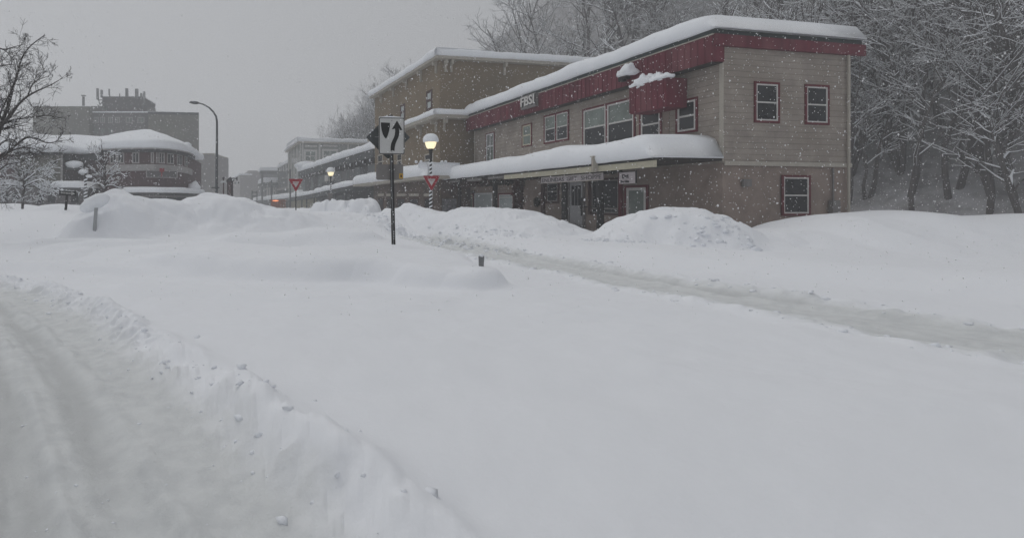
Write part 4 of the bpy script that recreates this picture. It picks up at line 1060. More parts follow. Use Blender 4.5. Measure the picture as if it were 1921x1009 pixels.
ev = chain([(196,56),(240,55),(290,54.6),(312,55.4),(330,56.8),(345,58.8),(354,61.2),(358.5,64)])
ev = ev+[(X(358,64)-.6,70)]
snowroof(ev,[RL,V3(245,64,246),RP,V3(280,64,243.5),V3(290,64.5,248),V3(305,65,256),V3(318,66,262),V3(330,67,268),V3(335,69,272)],7.42,1.0,.65,br,seed=2)
part('snow_lump',br,'snowroof',lambda m:(m.blob((X(350,61),61,8.45),(.6,.8,.35),1,.2,8),),smooth=True)

# left wing
lw = root('low_building',(X(80,60),60,-.8),'grey-beige low wing under a long snowy roof, left of the rounded brick building','building')
part('wall',lw,'conc',lambda m:prism(m,chain([(27,58),(117,58)])+chain([(117,72),(27,72)]),-3,7.3))
part('brick_wall',lw,'brick',lambda m:prism(m,chain([(117.2,59.5),(160,61),(200,58)])+chain([(200,72),(117.2,72)]),-3,7.0))
part('eave_board',lw,'greydd',lambda m:(band(m,chain([(27,58),(117,58)]),7.0,7.3,.3),band(m,chain([(117.2,59.5),(160,61),(197,58)]),6.5,7.3,.5)))
part('downpipe',lw,'band',lambda m:m.tube([(X(116,57.8),57.8,-1),(X(116,57.8),57.8,7)],.12,6))
part('brick_wall',lw,'brick',lambda m:prism(m,chain([(-60,57),(26.8,57)])+chain([(26.8,70),(-60,70)]),-3,7.0),label='brick wall at the far left of the wing')
part('ledge',lw,'band',lambda m:(band(m,chain([(-60,57),(26.8,57)]),zz(307,57),zz(303,57),.25),))
snowroof(chain([(-60,57),(26,57),(70,57.5),(117,58),(135,60.5),(160,61),(180,59),(197,57.5)]),[V3(-60,66,250),V3(10,66,250),V3(62,66,250),V3(100,66,253),V3(130,66,253),V3(160,66,254),V3(190,66,255),V3(212,64,254)],7.3,1.0,.6,lw,seed=6)
part('snow_ledge',lw,'snowroof',lambda m:(m.blob((X(139,58.6),58.6,zz(309,58.6)),(1.1,.6,.45),3,.12,9,),m.blob((X(157,58),58,zz(323,58)),(.6,.6,.35),4,.15,8)),smooth=True)
part('window_box',lw,'greyd',lambda m:m.box(X(125,58.6),X(154,58.6),58.4,59.6,zz(318,58.6),zz(309,58.6)))
part('window',lw,'glass',lambda m:m.box(X(135,59.9),X(145,59.9),59.75,60,zz(299,59.8),zz(291,59.8)))
part('entrance_canopy',lw,'greyd',lambda m:m.box(X(94,54),X(154,54),54,58,zz(356,54),zz(352,54)))
snow_edge([Vector((X(92,54),54,zz(352,54))),Vector((X(157,54),54,zz(352,54)))],4,.72,.1,seed=44,amp=.08,parent=lw,inward=Vector((0,1)),name='canopy_snow')
part('lower_wall',lw,'concd',lambda m:m.box(X(-60,55),X(158,55),55,56.8,-3,zz(354,55)))
for q in (-20,2,22,70,90,134): part('lower_window',lw,'glass',lambda m:m.box(X(q,54.95),X(q+13,54.95),54.9,54.98,zz(380,55),zz(362,55)))
snow_edge([Vector((X(-60,55),55,zz(346,55))),Vector((X(30,55),55,zz(346,55)))],2,.35,.1,seed=45,amp=.1,parent=lw,inward=Vector((0,1)),name='ledge_snow')
part('ledge_board',lw,'concd',lambda m:m.box(X(-60,55),X(30,55),55.1,57,zz(354,55),zz(346.2,55)))

# ================================================================== tall concrete block
tk = root('concrete_block',(X(215,112),118,0),'tall plain concrete block with rooftop antennas, rising behind the brick building','building')
z_ = lambda y: zz(y,110)
part('wing_wall',tk,'conc',lambda m:m.box(X(62,110),X(167,110),110,130,-3,z_(200)))
part('wing_wall',tk,'conc',lambda m:prism(m,[(X(278,110),110),(X(372,111),111.5),(X(370,130),130),(X(278,110),130)],-3,z_(210.5)))
part('centre_wall',tk,'concd',lambda m:m.box(X(167,110)+.05,X(278,110)-.05,112,130,-3,z_(209)))
part('parapet',tk,'greyd',lambda m:(prism(m,[(X(277.5,109.8),109.8),(X(372.5,111),111.2),(X(370,130),130),(X(278,110),130)],z_(214.5),z_(210)),))
part('parapet_snow',tk,'snowroof',lambda m:(m.box(X(167,111.8),X(278,111.8),111.6,113,z_(209),z_(206.8)),m.box(X(62,110),X(167,110),110,111,z_(200),z_(199)),prism(m,[(X(277.5,109.8),109.8),(X(372.5,111),111.2),(X(371.5,113),113),(X(278,110),113)],z_(209.9),z_(209.2))))
Wk = Wall((X(167,112),112),(X(278,112),112))
for q in (176,188,203,216,236,258):
    window(Wk,tk,Wk.rect(q,q+13 if q > 230 else q+9,220,231),'band','glassg',None,(),(.5,),fw=.16)
for q in (176,188,203,236,258):
    window(Wk,tk,Wk.rect(q,q+10,240,252),'concd','glassg',None,(),(.5,),fw=.16)
ph = part('penthouse',tk,'concd',lambda m:(m.box(X(192,118),X(268,118),118,127,z_(206),zz(182,118)),m.box(X(168,117),X(200,117),116,126,z_(206),zz(201,117))))
part('penthouse_snow',ph,'snowroof',lambda m:m.box(X(191.5,117.9),X(268.5,117.9),117.9,127,zz(182,118)+.01,zz(181,118)))
for q,y0,y1,w in ((184.5,167,188,1.7),(192,170,184,1.6),(206,168,180,.7),(239,167,184,2.3),(257.5,168,185,2.6),(266,176,188,1.5),(271.5,173,197,1.6)):
    part('antenna',tk,'metal',lambda m:m.box(X(q-w,117.6),X(q+w,117.6),117,117.5,zz(y1,117.6),zz(y0,117.6)))
part('antenna_mount',tk,'metal',lambda m:[m.tube([P(a,b,117.7),P(c_,d,117.7)],.12,5) for a,b,c_,d in ((184.5,186,188,198),(188,196,194,190),(184,188,194,188),(270,190,268,204),(268,186,272,186),(206,180,206,184),(224.5,176,224.5,184),(183,197,190,203))])
part('vent_pipe',tk,'metal',lambda m:(m.tube([P(156.5,202,116),P(156.5,182,116)],.3,8),m.box(X(153.5,116),X(160,116),115.5,116.5,zz(180.5,116),zz(179.3,116))))
part('roof_unit',tk,'metalback',lambda m:(m.box(X(277,115),X(287,115),115,117,z_(210),zz(204,115)),m.tube([P(278,204,115),P(290,203,115)],.1,5)))

# ================================================================== street furniture
def helix(m, c, z0, z1, r, turns, wd, k=10, th=.02):
    n = int(turns*k); vs = []
    for i in range(n+1):
        a = 2*math.pi*i/k; z = z0+(z1-z0)*i/n
        for dr,dz in ((0,-wd/2),(th,-wd/3),(th,wd/3),(0,wd/2)): vs.append((c[0]+(r+dr)*math.cos(a),c[1]+(r+dr)*math.sin(a),z+dz))
    m.add(vs,[(i*4+j,i*4+j+1,i*4+j+5,i*4+j+4) for i in range(n) for j in range(3)])
def globe_lamp(px, Y, zg, R_, label, lit=True):
    x = X(px,Y); g0 = gz(x,Y)-.3; o = root('globe_lamp',(x,Y,g0),label,'street lamp','globe lamps along the pavement')
    part('post',o,'darkmetal',lambda m:m.lathe((x,Y,0),[(.13,g0),(.12,g0+.5),(.075,g0+.8),(.065,zg-R_*2.2),(.10,zg-R_*1.7),(.085,zg-R_*1.5),(.15,zg-R_*1.05)],14),smooth=True)
    part('globe',o,'lamp',lambda m:m.lathe((x,Y,zg),[(.55*R_,-1.0*R_),(.78*R_,-.7*R_),(.95*R_,-.2*R_),(1.0*R_,.15*R_),(.9*R_,.5*R_),(.3*R_,.9*R_)],20),smooth=True)
    sc = MB(); k = 22; prof = [(1.05,.12),(1.28,.16),(1.38,.35),(1.36,.7),(1.22,1.1),(.95,1.42),(.5,1.62),(.05,1.68)]
    base = len(sc.v)
    for r_,z in prof:
        for j in range(k):
            a = 2*math.pi*j/k; w = 1+.07*mn.noise(Vector((math.cos(a)*1.3,math.sin(a)*1.3,z+px)))
            sc.v.append((x+r_*R_*w*math.cos(a),Y+r_*R_*w*math.sin(a),zg+z*R_*(1 if z > .4 else 1)))
    for i in range(len(prof)-1):
        for j in range(k): sc.f.append((i*k+j,i*k+(j+1)%k,(i+1)*k+(j+1)%k,(i+1)*k+j))
    sc.f.append(tuple((len(prof)-1)*k+j for j in range(k)))
    sc.build('snow_cap',M['snowroof'],o,smooth=True)
    h = MB(); helix(h,(x,Y),g0+.7,zg-R_*3.0,.068,(zg-g0-1.2)/.24,.10); h.build('garland_wrap',M['snowroof'],o)
    return o
YL = 27.0
globe_lamp(808,YL,zz(268.5,YL),.30,'nearer lit globe lamp with a cap of snow, before the tan building')
globe_lamp(620.5,49,zz(324,49),.31,'farther lit globe lamp with a cap of snow, before the long grey building')
part('notice_plate',D.objects['globe_lamp.001'],'metalback',lambda m:m.box(X(614.5,48.7),X(624,48.7),48.65,48.7,zz(375,48.7),zz(362,48.7)))
# candy-striped pole on the left
x = X(160.5,40); g0 = gz(x,40)-.5
o = root('striped_pole',(x,40,g0),'dark pole wound with a white garland, left of the brick building','pole')
part('pole',o,'darkmetal',lambda m:m.tube([(x,40,g0),(x,40,zz(316,40))],[.12,.10],10))
h = MB(); helix(h,(x,40),g0+.2,zz(333,40),.12,(zz(333,40)-g0)/.28,.13); h.build('garland_wrap',M['snowroof'],o)
part('snow_clump',o,'snowroof',lambda m:(m.blob((x,39.9,zz(322,40)),(.22,.22,.16),2,.3,7),m.blob((x+.3,39.9,zz(331,40)),(.26,.2,.12),3,.3,7)),smooth=True)

# cobra-head street light
Y = 43.0; pp = [P(406,376,Y),P(406.5,330,Y),P(407,260,Y),P(407,228,Y),P(405.5,219,Y),P(400,210,Y),P(392,202,Y),P(381,196,Y),P(372,193.5,Y)]
pp[0].z = gz(pp[0].x,Y)-.5
o = root('street_light',tuple(pp[0]),'tall grey cobra-head street light with a curved arm, in front of the pale foggy building','street light')
part('pole',o,'cobra',lambda m:m.tube(pp,[.125,.12,.10,.09,.085,.075,.07,.06,.055],12),smooth=True)
part('lamp_head',o,'cobra',lambda m:m.tube([P(373,193.6,Y),P(370,193.4,Y),P(364,192.7,Y),P(358,192.3,Y),P(355,192.6,Y)],[.06,.13,.15,.10,.03],10),smooth=True)
part('head_snow',o,'snowroof',lambda m:m.blob(P(365,191.3,Y),(.3,.13,.07),3,.2,7),smooth=True)
part('cross_plate',o,'cobra',lambda m:m.box(X(397,Y),X(412,Y),Y-.1,Y-.05,zz(353.5,Y),zz(351.2,Y)))

# dark clock pillar and little lanterns
Y = 58; o = root('pillar',(X(431,Y),Y,-1),'dark red square pillar with a rounded top, above the left snowbank','pillar')
part('shaft',o,'brick',lambda m:m.box(X(426.5,Y),X(436,Y),Y,Y+.6,-1.5,zz(341,Y)))
part('cap',o,'greydd',lambda m:m.tube([(X(427,Y),Y+.3,zz(341,Y)),(X(431.2,Y),Y+.3,zz(336,Y)),(X(435.8,Y),Y+.3,zz(341,Y))],.28,8),smooth=True)
part('edge_strip',o,'black',lambda m:(m.box(X(434,Y),X(436.6,Y),Y-.08,Y-.01,-1.5,zz(335,Y)),m.box(X(426.2,Y),X(427.4,Y),Y-.08,Y-.01,-1.5,zz(340,Y))))
part('arm',o,'black',lambda m:(m.tube([P(436,334,Y-.1),P(445,335.5,Y-.1)],.06,6),m.tube([P(444.5,332,Y-.1),P(444.5,339,Y-.1)],.07,6)))
part('lantern',o,'whitepanel',lambda m:(m.blob(P(444.3,342.5,Y-.1),(.22,.22,.2),1,.1,7),),smooth=True)
part('hood',o,'darkmetal',lambda m:(m.blob(P(441.5,343,Y-.15),(.09,.1,.12),1,.1,6),m.blob(P(447,343,Y-.15),(.12,.1,.1),1,.1,6)),smooth=True)
Y = 56; o = root('lantern_post',(X(419.3,Y),Y,-1),'slim dark red lantern post with snowy fittings, left of the dark pillar','street lamp')
part('post',o,'brownwood',lambda m:m.tube([(X(419.3,Y),Y,-1.2),(X(419.3,Y),Y,zz(334,Y))],[.08,.07],8))
part('cross_arm',o,'brownwood',lambda m:m.tube([P(419.3,341,Y),P(426,340.5,Y)],.05,6))
part('lantern',o,'whitepanel',lambda m:(m.blob(P(417,341.5,Y),(.2,.2,.16),2,.2,7),m.blob(P(421.5,341,Y),(.16,.2,.16),5,.2,7)),smooth=True)
part('finial',o,'darkmetal',lambda m:m.blob(P(419.3,334.5,Y),(.12,.12,.16),2,.2,7),smooth=True)
# far bare sign frame posts down the street
Y = 120; o = root('sign_frame',(X(477,Y),Y,-2),'thin square sign frame standing by the far awnings in the fog','sign')
part('frame',o,'greyd',lambda m:[m.tube([P(a,b,Y),P(c_,d,Y)],.14,5) for a,b,c_,d in ((473,382,473,358),(482,382,482,358),(473,361,482,361),(473,368,482,368))])
for px,Y,y0,lb in ((509.5,112,338,'thin grey pole with a pale banner, rising above the far awning snow'),(492,150,322,'faint thick pole before the far snowy gable'),(544.5,98,318,'slim grey pole between the dark building and the yield sign')):
    x = X(px,Y); o = root('utility_pole',(x,Y,-2),lb,'pole')
    part('pole',o,'greyd',lambda m:m.tube([(x,Y,-2.5),(x,Y,zz(y0,Y))],.15 if Y < 120 else .3,7))
    part('fitting',o,'grey4',lambda m:m.box(x-.5,x-.12,Y-.05,Y+.05,zz(y0+8,Y),zz(y0+3,Y)))
# kiosk with a glowing strip
Y = 84; o = root('kiosk',(X(521,Y),Y,-1.5),'brown kiosk with a glowing orange lamp at the end of the street','kiosk')
part('body',o,'kiosk',lambda m:m.box(X(508,Y),X(535,Y),Y,Y+2,-2,zz(377,Y)))
part('roof',o,'kiosk',lambda m:m.box(X(506.5,Y),X(536.5,Y),Y-.3,Y+2.2,zz(377,Y),zz(374.5,Y)))
part('panel_strips',o,'brownwall',lambda m:[m.box(X(q,Y-.03),X(q+.8,Y-.03),Y-.06,Y-.01,-1,zz(378,Y)) for q in (513,518,523,528,532)])
part('lamp',o,'orange',lambda m:m.blob(P(517,376.8,Y-.4),(.50,.15,.09),2,.1,8),smooth=True)

# ------------------------------------------------------------------ signs
def slab(mb, outline, W, a, z, o0, o1):
    n = len(outline); vs = [W.pt(a+x,z+y,o0) for x,y in outline]+[W.pt(a+x,z+y,o1) for x,y in outline]
    mb.add(vs,[tuple(range(n))[::-1],tuple(range(n,2*n))]+[(i,(i+1)%n,n+(i+1)%n,n+i) for i in range(n)])
def rrect(w,h,r,k=4):
    pts = []
    for cx,cy,a0 in ((w/2-r,h/2-r,0),(-w/2+r,h/2-r,90),(-w/2+r,-h/2+r,180),(w/2-r,-h/2+r,270)):
        for i in range(k+1):
            a = R(a0+90*i/k); pts.append((cx+r*math.cos(a),cy+r*math.sin(a)))
    return pts
def rtri(w,h,r,k=4):   # point-down triangle with rounded corners
    V = [Vector((-w/2,h/2)),Vector((0,-h/2)),Vector((w/2,h/2))]; pts = []
    for i in range(3):
        p,a,b = V[i],V[i-1],V[(i+1)%3]; d0 = (a-p).normalized(); d1 = (b-p).normalized()
        s,e = p+d0*r,p+d1*r
        for j in range(k+1):
            t = j/k; pts.append(tuple(s*(1-t)**2+p*2*t*(1-t)+e*t*t))
    return pts
def yield_sign(px, py, wpx, Y, label, tilt=0.0, post=True, smudge=0):
    x = X(px,Y); w = wpx/F*Y; h = w*.88; zc = zz(py,Y); W = Wall((x,Y),(x+1,Y+tilt))
    g0 = gz(x,Y)-.4; o = root('yield_sign',(x,Y,g0),label,'yield sign')
    b = MB(); slab(b,rtri(w,h,.09),W,0,zc,-.012,0); b.build('plate',M['signwhite'],o)
    # red border as ring triangle
    ro = rtri(w*.965,h*.965,.085); ri = rtri(w*.44,h*.44,.02); ri = [(a,c+.055*w) for a,c in ri]; n = len(ro)
    rg = MB(); rg.add([W.pt(a,zc+c,.004) for a,c in ro]+[W.pt(a,zc+c,.004) for a,c in ri],[(i,(i+1)%n,n+(i+1)%n,n+i) for i in range(n)])
    rg.build('border',M['yieldred'],o)
    t = text_mb('YIELD',w*.095,W,0,zc+h*.155,.006,.002,.001,align='CENTER'); t.build('lettering',M['yieldred'],o)
    part('bolt',o,'metal',lambda m:m.blob(W.pt(0,zc+h*.42,.01),(.02,.02,.02),1,0,5))
    if post: part('post',o,'darkmetal',lambda m:m.box(x-.03,x+.03,Y+.03,Y+.08,g0,zc+h*.45))
    part('snow_cap',o,'snowroof',lambda m:m.tube([W.pt(-w*.08,zc+h*.49,-.01),W.pt(0,zc+h*.50,0),W.pt(w*.1,zc+h*.49,-.01)],[.012,.03,.012],7),smooth=True)
    return o
yield_sign(555,348,29,31,'red and white yield sign on its own thin post, left of the shops',tilt=.15)
yield_sign(809.5,344.2,34,YL-.35,'red and white yield sign fixed to the nearer globe lamp post',post=False)

# keep-right sign and the two blank sign backs on one post
Y = 14.0; kx = X(737,Y); g0 = gz(kx,Y)-.3
# sign panel width 49 px, height 68 px
Wk = Wall((X(734,Y)-.0,Y-.09),(X(734,Y)+1,Y-.09+.10)); kw = 49/F*Y; kh = 68.5/F*Y; kz = zz(256,Y)
o = root('keep_right_sign',(kx,Y,g0),'white keep-right sign with a black curved arrow on a tall dark post in the snow','road sign')
def kpost(m):
    a = Vector((X(739,Y),Y,g0)); b = Vector((X(733,Y),Y,zz(216,Y)))
    W_ = .052
    m.hexa([a+Vector(v) for v in ((-W_,-.03,0),(W_,-.03,0),(W_,.03,0),(-W_,.03,0))]+[b+Vector(v) for v in ((-W_*.9,-.03,0),(W_*.9,-.03,0),(W_*.9,.03,0),(-W_*.9,.03,0))])
part('post',o,'darkmetal',kpost)
part('post_rib',o,'metal',lambda m:m.tube([(X(738.9,Y),Y-.035,g0),(X(733,Y),Y-.035,zz(290,Y))],.012,5))
def ph_(m):
    a = Vector((X(739,Y),Y-.0315,g0)); b = Vector((X(734,Y),Y-.0315,zz(292,Y))); n = 46
    for i in range(n):
        c = a.lerp(b,(i+.5)/n); g = random.Random(i)
        if g.random() < (.85 if i < 16 else .3): m.blob(c+Vector((g.uniform(-.03,.03),0,0)),(.013,.006,.02),i,.5,4)
part('clinging_snow',o,'snowroof',ph_,smooth=True)
b = MB(); slab(b,rrect(kw,kh,.04),Wk,0,kz,-.006,0); pl_ = b.build('panel',M['signwhite'],o)
ro = rrect(kw-.012,kh-.012,.036); ri = rrect(kw-.052,kh-.052,.03); n = len(ro)
rg = MB(); rg.add([Wk.pt(a,kz+c,.003) for a,c in ro]+[Wk.pt(a,kz+c,.003) for a,c in ri],[(i,(i+1)%n,n+(i+1)%n,n+i) for i in range(n)]); rg.build('border',M['black'],pl_)
def flat(nm, pts, m, par):   # pts in photo pixels on the panel
    f = MB(); n = len(pts); cx,cy = 734,256
    q = [((a-cx)/F*Y,-(c-cy)/F*Y) for a,c in pts]
    f.add([Wk.pt(a,kz+c,.003) for a,c in q]+[Wk.pt(a,kz+c,.006) for a,c in q],[tuple(range(n,2*n)),tuple(range(n))[::-1]]+[(i,(i+1)%n,n+(i+1)%n,n+i) for i in range(n)])
    return f.build(nm,M[m],par)
# coordinates read from the enlarged photograph: (zoom/7.47)+(680,200)
zp = lambda l: [(680+a/7.47,200+b/7.47) for a,b in l]
flat('island_symbol',zp([(248,234),(378,238),(376,290),(366,350),(348,410),(330,450),(320,457),(300,440),(278,400),(260,340),(251,285)]),'black',pl_)
flat('arrow_head',zp([(478,205),(555,335),(520,338),(508,312),(448,318),(402,330)]),'black',pl_)
shaft = [(449,312),(507,314),(511,370),(506,410),(494,446),(474,486),(456,530),(446,580),(441,632),(415,618),(387,628),(388,570),(397,520),(414,480),(434,440),(447,400),(452,355)]
flat('arrow_shaft',zp(shaft),'black',pl_)
for yy in (228,285): part('bolt',pl_,'metal',lambda m:m.blob(Wk.pt(0,zz(yy,Y),.006),(.014,.014,.014),1,0,5))
part('snow_cap',o,'snowroof',lambda m:(m.tube([Wk.pt(-.36,kz+kh/2,-.01),Wk.pt(-.2,kz+kh/2+.012,-.01),Wk.pt(0,kz+kh/2+.02,-.01),Wk.pt(.2,kz+kh/2+.01,-.01),Wk.pt(.33,kz+kh/2,-.01)],[.008,.014,.02,.014,.008],7)),smooth=True)
# diamond sign back, same post, facing away
Wz = Wall((X(728.5,Y),Y+.06),(X(728.5,Y)+1,Y+.06))
o2 = root('diamond_sign',(X(728.5,Y),Y+.06,zz(257,Y)),'grey back of a diamond road sign behind the keep-right sign','road sign')
q = 41.5/F*Y; b = MB(); slab(b,[(q,0),(q-.05,.05),(.05,q-.05),(0,q-.02),(-.05,q-.05),(-q+.05,.05),(-q,0),(-q+.05,-.05),(-.05,-q+.05),(0,-q+.02),(.05,-q+.05),(q-.05,-.05)],Wz,0,zz(257.5,Y),-.008,0); b.build('plate',M['greyd'],o2)
part('stiffener',o2,'metal',lambda m:m.tube([Wz.pt(-q*.6,zz(257,Y),.015),Wz.pt(q*.6,zz(257,Y),.015)],.012,5))
# snow caught on the diamond's top edges
part('snow_cap',o2,'snowroof',lambda m:[m.blob(Wz.pt(a,zz(257.5,Y)+q-abs(a)+.015,0),(.03,.02,.018),i,.4,5) for i,a in enumerate((-.5,-.43,-.2,-.14,-.03,.05,.12,.3))],smooth=True)
# square sign back with yellow sticker
Wy = Wall((X(731.5,Y),Y-.045),(X(731.5,Y)+1,Y-.045))
o3 = root('square_sign',(X(731.5,Y),Y-.045,zz(337,Y)),'blank grey sign back with a small yellow sticker, low on the keep-right post','road sign')
# panel sits behind the post
Wy = Wall((X(731.5,Y),Y+.045),(X(731.5,Y)+1,Y+.045)); hw = 51/F*Y; hh = 29/F*Y
b = MB(); slab(b,rrect(hw,hh,.05),Wy,0,zz(323,Y),-.008,0); b.build('plate',M['metalback'],o3)
part('sticker',o3,'yellow',lambda m:Wy.box(m,X(749.5,Y)-X(731.5,Y),X(756.2,Y)-X(731.5,Y),zz(335,Y),zz(325.5,Y),0,.004))
part('sticker_mark',o3,'brownwood',lambda m:(Wy.box(m,X(751.5,Y)-X(731.5,Y),X(754.5,Y)-X(731.5,Y),zz(333,Y),zz(328,Y),.004,.006)))

# one-way sign
Y = 28.0; x = X(126,Y); g0 = gz(x,Y)-.6
o = root('one_way_sign',(x,Y,g0),'small black sign with a white right-pointing arrow on a leaning post','road sign')
part('post',o,'darkmetal',lambda m:m.tube([(X(122.8,Y),Y,g0),(X(122.9,Y),Y,zz(398,Y)),(X(126.5,Y),Y,zz(358,Y))],[.075,.075,.065],8))
Wo = Wall((X(128.5,Y),Y-.1),(X(128.5,Y)+1,Y-.1+.05)); ow = 31/F*Y; oh = 9.2/F*Y
tl = math.tan(R(-5))
def sk(l): return [(a,b+a*tl) for a,b in l]
b = MB(); slab(b,sk([(-ow/2,-oh/2),(ow/2,-oh/2),(ow/2,oh/2),(-ow/2,oh/2)]),Wo,0,zz(362.5,Y),-.01,0); b.build('plate',M['black'],o)
b = MB(); slab(b,sk([(-ow*.40,-oh*.17),(ow*.22,-oh*.17),(ow*.22,-oh*.36),(ow*.44,0),(ow*.22,oh*.36),(ow*.22,oh*.17),(-ow*.40,oh*.17)]),Wo,0,zz(362.5,Y),.001,.006); b.build('arrow',M['signwhite'],o)
tx = text_mb('ONE WAY',.13,Wo,-.02,0,.008,.002,.002,align='CENTER'); cxx = X(128.5,Y)
tx.v = [(v[0],v[1],zz(362.5,Y)-.045+v[2]+(v[0]-cxx)*tl) for v in tx.v]; tx.build('lettering',M['black'],o)
part('snow_cap',o,'snowroof',lambda m:(m.tube([(X(115,Y),Y-.1,zz(356.8,Y)),(X(118,Y),Y-.1,zz(356,Y)),(X(121,Y),Y-.1,zz(357.2,Y))],[.03,.07,.03],8),m.tube([(X(121,Y),Y-.1,zz(357.2,Y)),(X(141,Y),Y-.1,zz(358.7,Y))],.014,6)),smooth=True)

# leaning post carrying a sign buried under a snow pillow
def solveY(px,py,lo,hi):
    ys = np.linspace(lo,hi,400); xs = (px-CX)/F*ys; zg,_ = height(xs[None],ys[None]); yy = HY-(zg[0]-EYE)*F/ys
    return float(ys[int(np.argmin(np.abs(yy-py)))])
Y = solveY(174,431,15,21); print('buried Y',Y,'keep post ground px y',HY-(gz(X(737,14.0),14.0)-EYE)*F/14.0,'marker ground',HY-(gz(X(903,9.75),9.75)-EYE)*F/9.75)
a = P(175.5,433,Y); b_ = P(180.5,390,Y)
o = root('buried_sign',(a.x,a.y,a.z),'leaning grey post whose sign is buried in a drooping pillow of snow','road sign')
part('post',o,'post',lambda m:m.hexa([a+Vector(v)-Vector((0,0,.5)) for v in ((-.06,-.03,0),(.06,-.03,0),(.06,.03,0),(-.06,.03,0))]+[b_+Vector(v) for v in ((-.065,-.03,0),(.065,-.03,0),(.065,.03,0),(-.065,.03,0))]))
def pil(m):
    n = 22; k = 18; pts = []
    ctl = [(154,393.5,.10),(157,391.5,.22),(163,388.5,.27),(171,383.5,.30),(180,378.5,.31),(190,374.5,.30),(199,371.5,.24),(205,370,.08)]
    pp_ = []
    for i in range(len(ctl)-1):
        for j in range(4):
            t = j/4; c0,c1 = ctl[i],ctl[i+1]; pp_.append(tuple(c0[q]*(1-t)+c1[q]*t for q in range(3)))
    pp_.append(ctl[-1])
    m.tube([P(u,v,Y+.12+.02*i) for i,(u,v,w) in enumerate(pp_)],[w*.95*(1+.1*mn.noise(Vector((i*.3,0,0)))) for i,(u,v,w) in enumerate(pp_)],k)
part('snow_pillow',o,'snowroof',pil,smooth=True)
# end post of the island, mostly buried
Y = 9.75; o = root('marker_post',tuple(P(903,493,Y)),'short dark top of a buried marker post poking out of the foreground snow','post')
part('post',o,'metal',lambda m:m.hexa([P(902.5,500,Y)+Vector(v)-Vector((0,0,.3)) for v in ((-.028,-.02,0),(.028,-.02,0),(.028,.02,0),(-.028,.02,0))]+[P(903,480.5,Y)+Vector(v) for v in ((-.052,-.02,0),(.052,-.02,0),(.052,.02,0),(-.052,.02,0))]))
part('snow_cap',o,'snowroof',lambda m:m.blob(P(903,479.5,Y),(.052,.035,.03),3,.4,8),smooth=True)

# ------------------------------------------------------------------ falling snow
def flakes():
    g = np.random.default_rng(3); n = 62000
    Yd = 6+ (g.random(n)**.75)*32; u = g.uniform(-.75,1.5,n); v = g.uniform(-.72,.48,n)
    x = u*Yd; z = EYE+v*Yd
    zg,_ = height(x[None],Yd[None]); ok = z > zg[0]+.05
    x,Yd,z = x[ok],Yd[ok],z[ok]; n = len(x)
    r = .0045+.0070*g.random(n)**2+.0002*Yd
    o6 = np.array([(1,0,0),(-1,0,0),(0,1,0),(0,-1,0),(0,0,1.25),(0,0,-1.25)])
    f8 = np.array([(0,2,4),(2,1,4),(1,3,4),(3,0,4),(2,0,5),(1,2,5),(3,1,5),(0,3,5)])
    co = (np.stack([x,Yd,z],-1)[:,None,:]+o6[None]*r[:,None,None]*(1+.35*g.standard_normal((n,6,1)))).reshape(-1,3)
    fs = (f8[None]+(np.arange(n)*6)[:,None,None]).reshape(-1,3)
    me = D.meshes.new('falling_snow'); me.vertices.add(len(co)); me.vertices.foreach_set('co',co.ravel())
    me.loops.add(fs.size); me.loops.foreach_set('vertex_index',fs.ravel().astype(np.int32)); me.polygons.add(len(fs))
    me.polygons.foreach_set('loop_start',np.arange(0,fs.size,3,dtype=np.int32)); me.polygons.foreach_set('loop_total',np.full(len(fs),3,np.int32))
    me.update(calc_edges=True)
    fm,nt,b = new_mat('snowflake'); b.inputs['Base Color'].default_value = (.95,.95,.96,1); b.inputs['Roughness'].default_value = 1; b.inputs['Specular IOR Level'].default_value = 0
    tr = nt.nodes.new('ShaderNodeBsdfTranslucent'); tr.inputs[0].default_value = (.97,.97,.98,1); ms = nt.nodes.new('ShaderNodeMixShader'); ms.inputs[0].default_value = .5
    nt.links.new(b.outputs[0],ms.inputs[1]); nt.links.new(tr.outputs[0],ms.inputs[2]); nt.links.new(ms.outputs[0],nt.nodes['Material Output'].inputs['Surface'])
    me.materials.append(fm)
    o = D.objects.new('falling_snow',me); COL.objects.link(o); tag(o,'white snowflakes falling in front of the whole street','snowflakes',kind='stuff')
flakes()

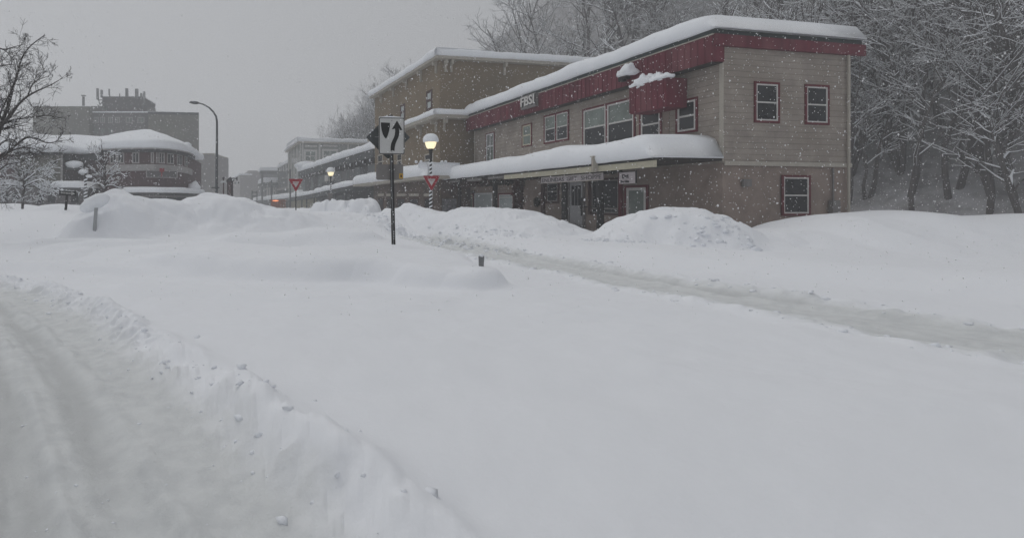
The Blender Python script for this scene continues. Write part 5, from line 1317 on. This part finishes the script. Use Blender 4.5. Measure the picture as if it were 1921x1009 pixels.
# ------------------------------------------------------------------ haze
HAZE = .0032
hm = D.materials.new('haze'); hm.use_nodes = True; nt = hm.node_tree; nt.nodes.clear()
ou = nt.nodes.new('ShaderNodeOutputMaterial'); pv = nt.nodes.new('ShaderNodeVolumePrincipled')
pv.inputs['Color'].default_value = (.94,.95,.965,1); pv.inputs['Density'].default_value = HAZE; pv.inputs['Anisotropy'].default_value = 0
nt.links.new(pv.outputs[0],ou.inputs['Volume'])
hz = MB(); hz.box(-300,300,-290,300,-6,150); ho = hz.build('haze',hm,None,(0,0,-6)); ho['kind'] = 'stuff'
ho['label'] = 'pale snowy air filling the street and fading the far buildings'; ho['category'] = 'haze'

# ------------------------------------------------------------------ light
w = D.worlds.new('World'); scene.world = w; w.use_nodes = True; nt = w.node_tree; bg = nt.nodes['Background']
sk_ = nt.nodes.new('ShaderNodeTexSky'); sk_.sky_type = 'NISHITA'; sk_.sun_disc = False
EL,AZ = 56,318
sk_.sun_elevation = R(EL); sk_.sun_rotation = R(AZ); sk_.air_density = 1.0; sk_.dust_density = 4.0; sk_.ozone_density = 1.0
hs = nt.nodes.new('ShaderNodeHueSaturation'); hs.inputs['Saturation'].default_value = .10
nt.links.new(sk_.outputs[0],hs.inputs['Color'])
# overcast: cloud evens out the dome
mx = nt.nodes.new('ShaderNodeMixRGB'); mx.inputs[0].default_value = .8; mx.inputs[2].default_value = (5.3,5.42,5.62,1)
nt.links.new(hs.outputs[0],mx.inputs[1]); nt.links.new(mx.outputs[0],bg.inputs['Color']); bg.inputs['Strength'].default_value = .10
sl = D.lights.new('sun','SUN'); sl.energy = 1.0; sl.angle = R(40); sl.color = (1,.98,.95)
so = D.objects.new('sun',sl); COL.objects.link(so)
dv = Vector((math.sin(R(AZ))*math.cos(R(EL)),math.cos(R(AZ))*math.cos(R(EL)),math.sin(R(EL))))
so.rotation_euler = dv.to_track_quat('Z','Y').to_euler(); so.location = (0,0,60)

# ------------------------------------------------------------------ camera
cam = D.cameras.new('camera'); co = D.objects.new('camera',cam); COL.objects.link(co); scene.camera = co
co.location = (0,0,EYE); co.rotation_euler = (R(90),0,0)
cam.sensor_width = 36; cam.lens = F/1921*36
cam.shift_x = (960.5-CX)/1921; cam.shift_y = -(504.5-HY)/1921
cam.clip_start = .05; cam.clip_end = 2000
vs_ = scene.view_settings; vs_.view_transform = 'Standard'; vs_.look = 'None'; vs_.gamma = 1; vs_.exposure = -.17
scene.cycles.volume_bounces = 2
scene.cycles.max_bounces = 8
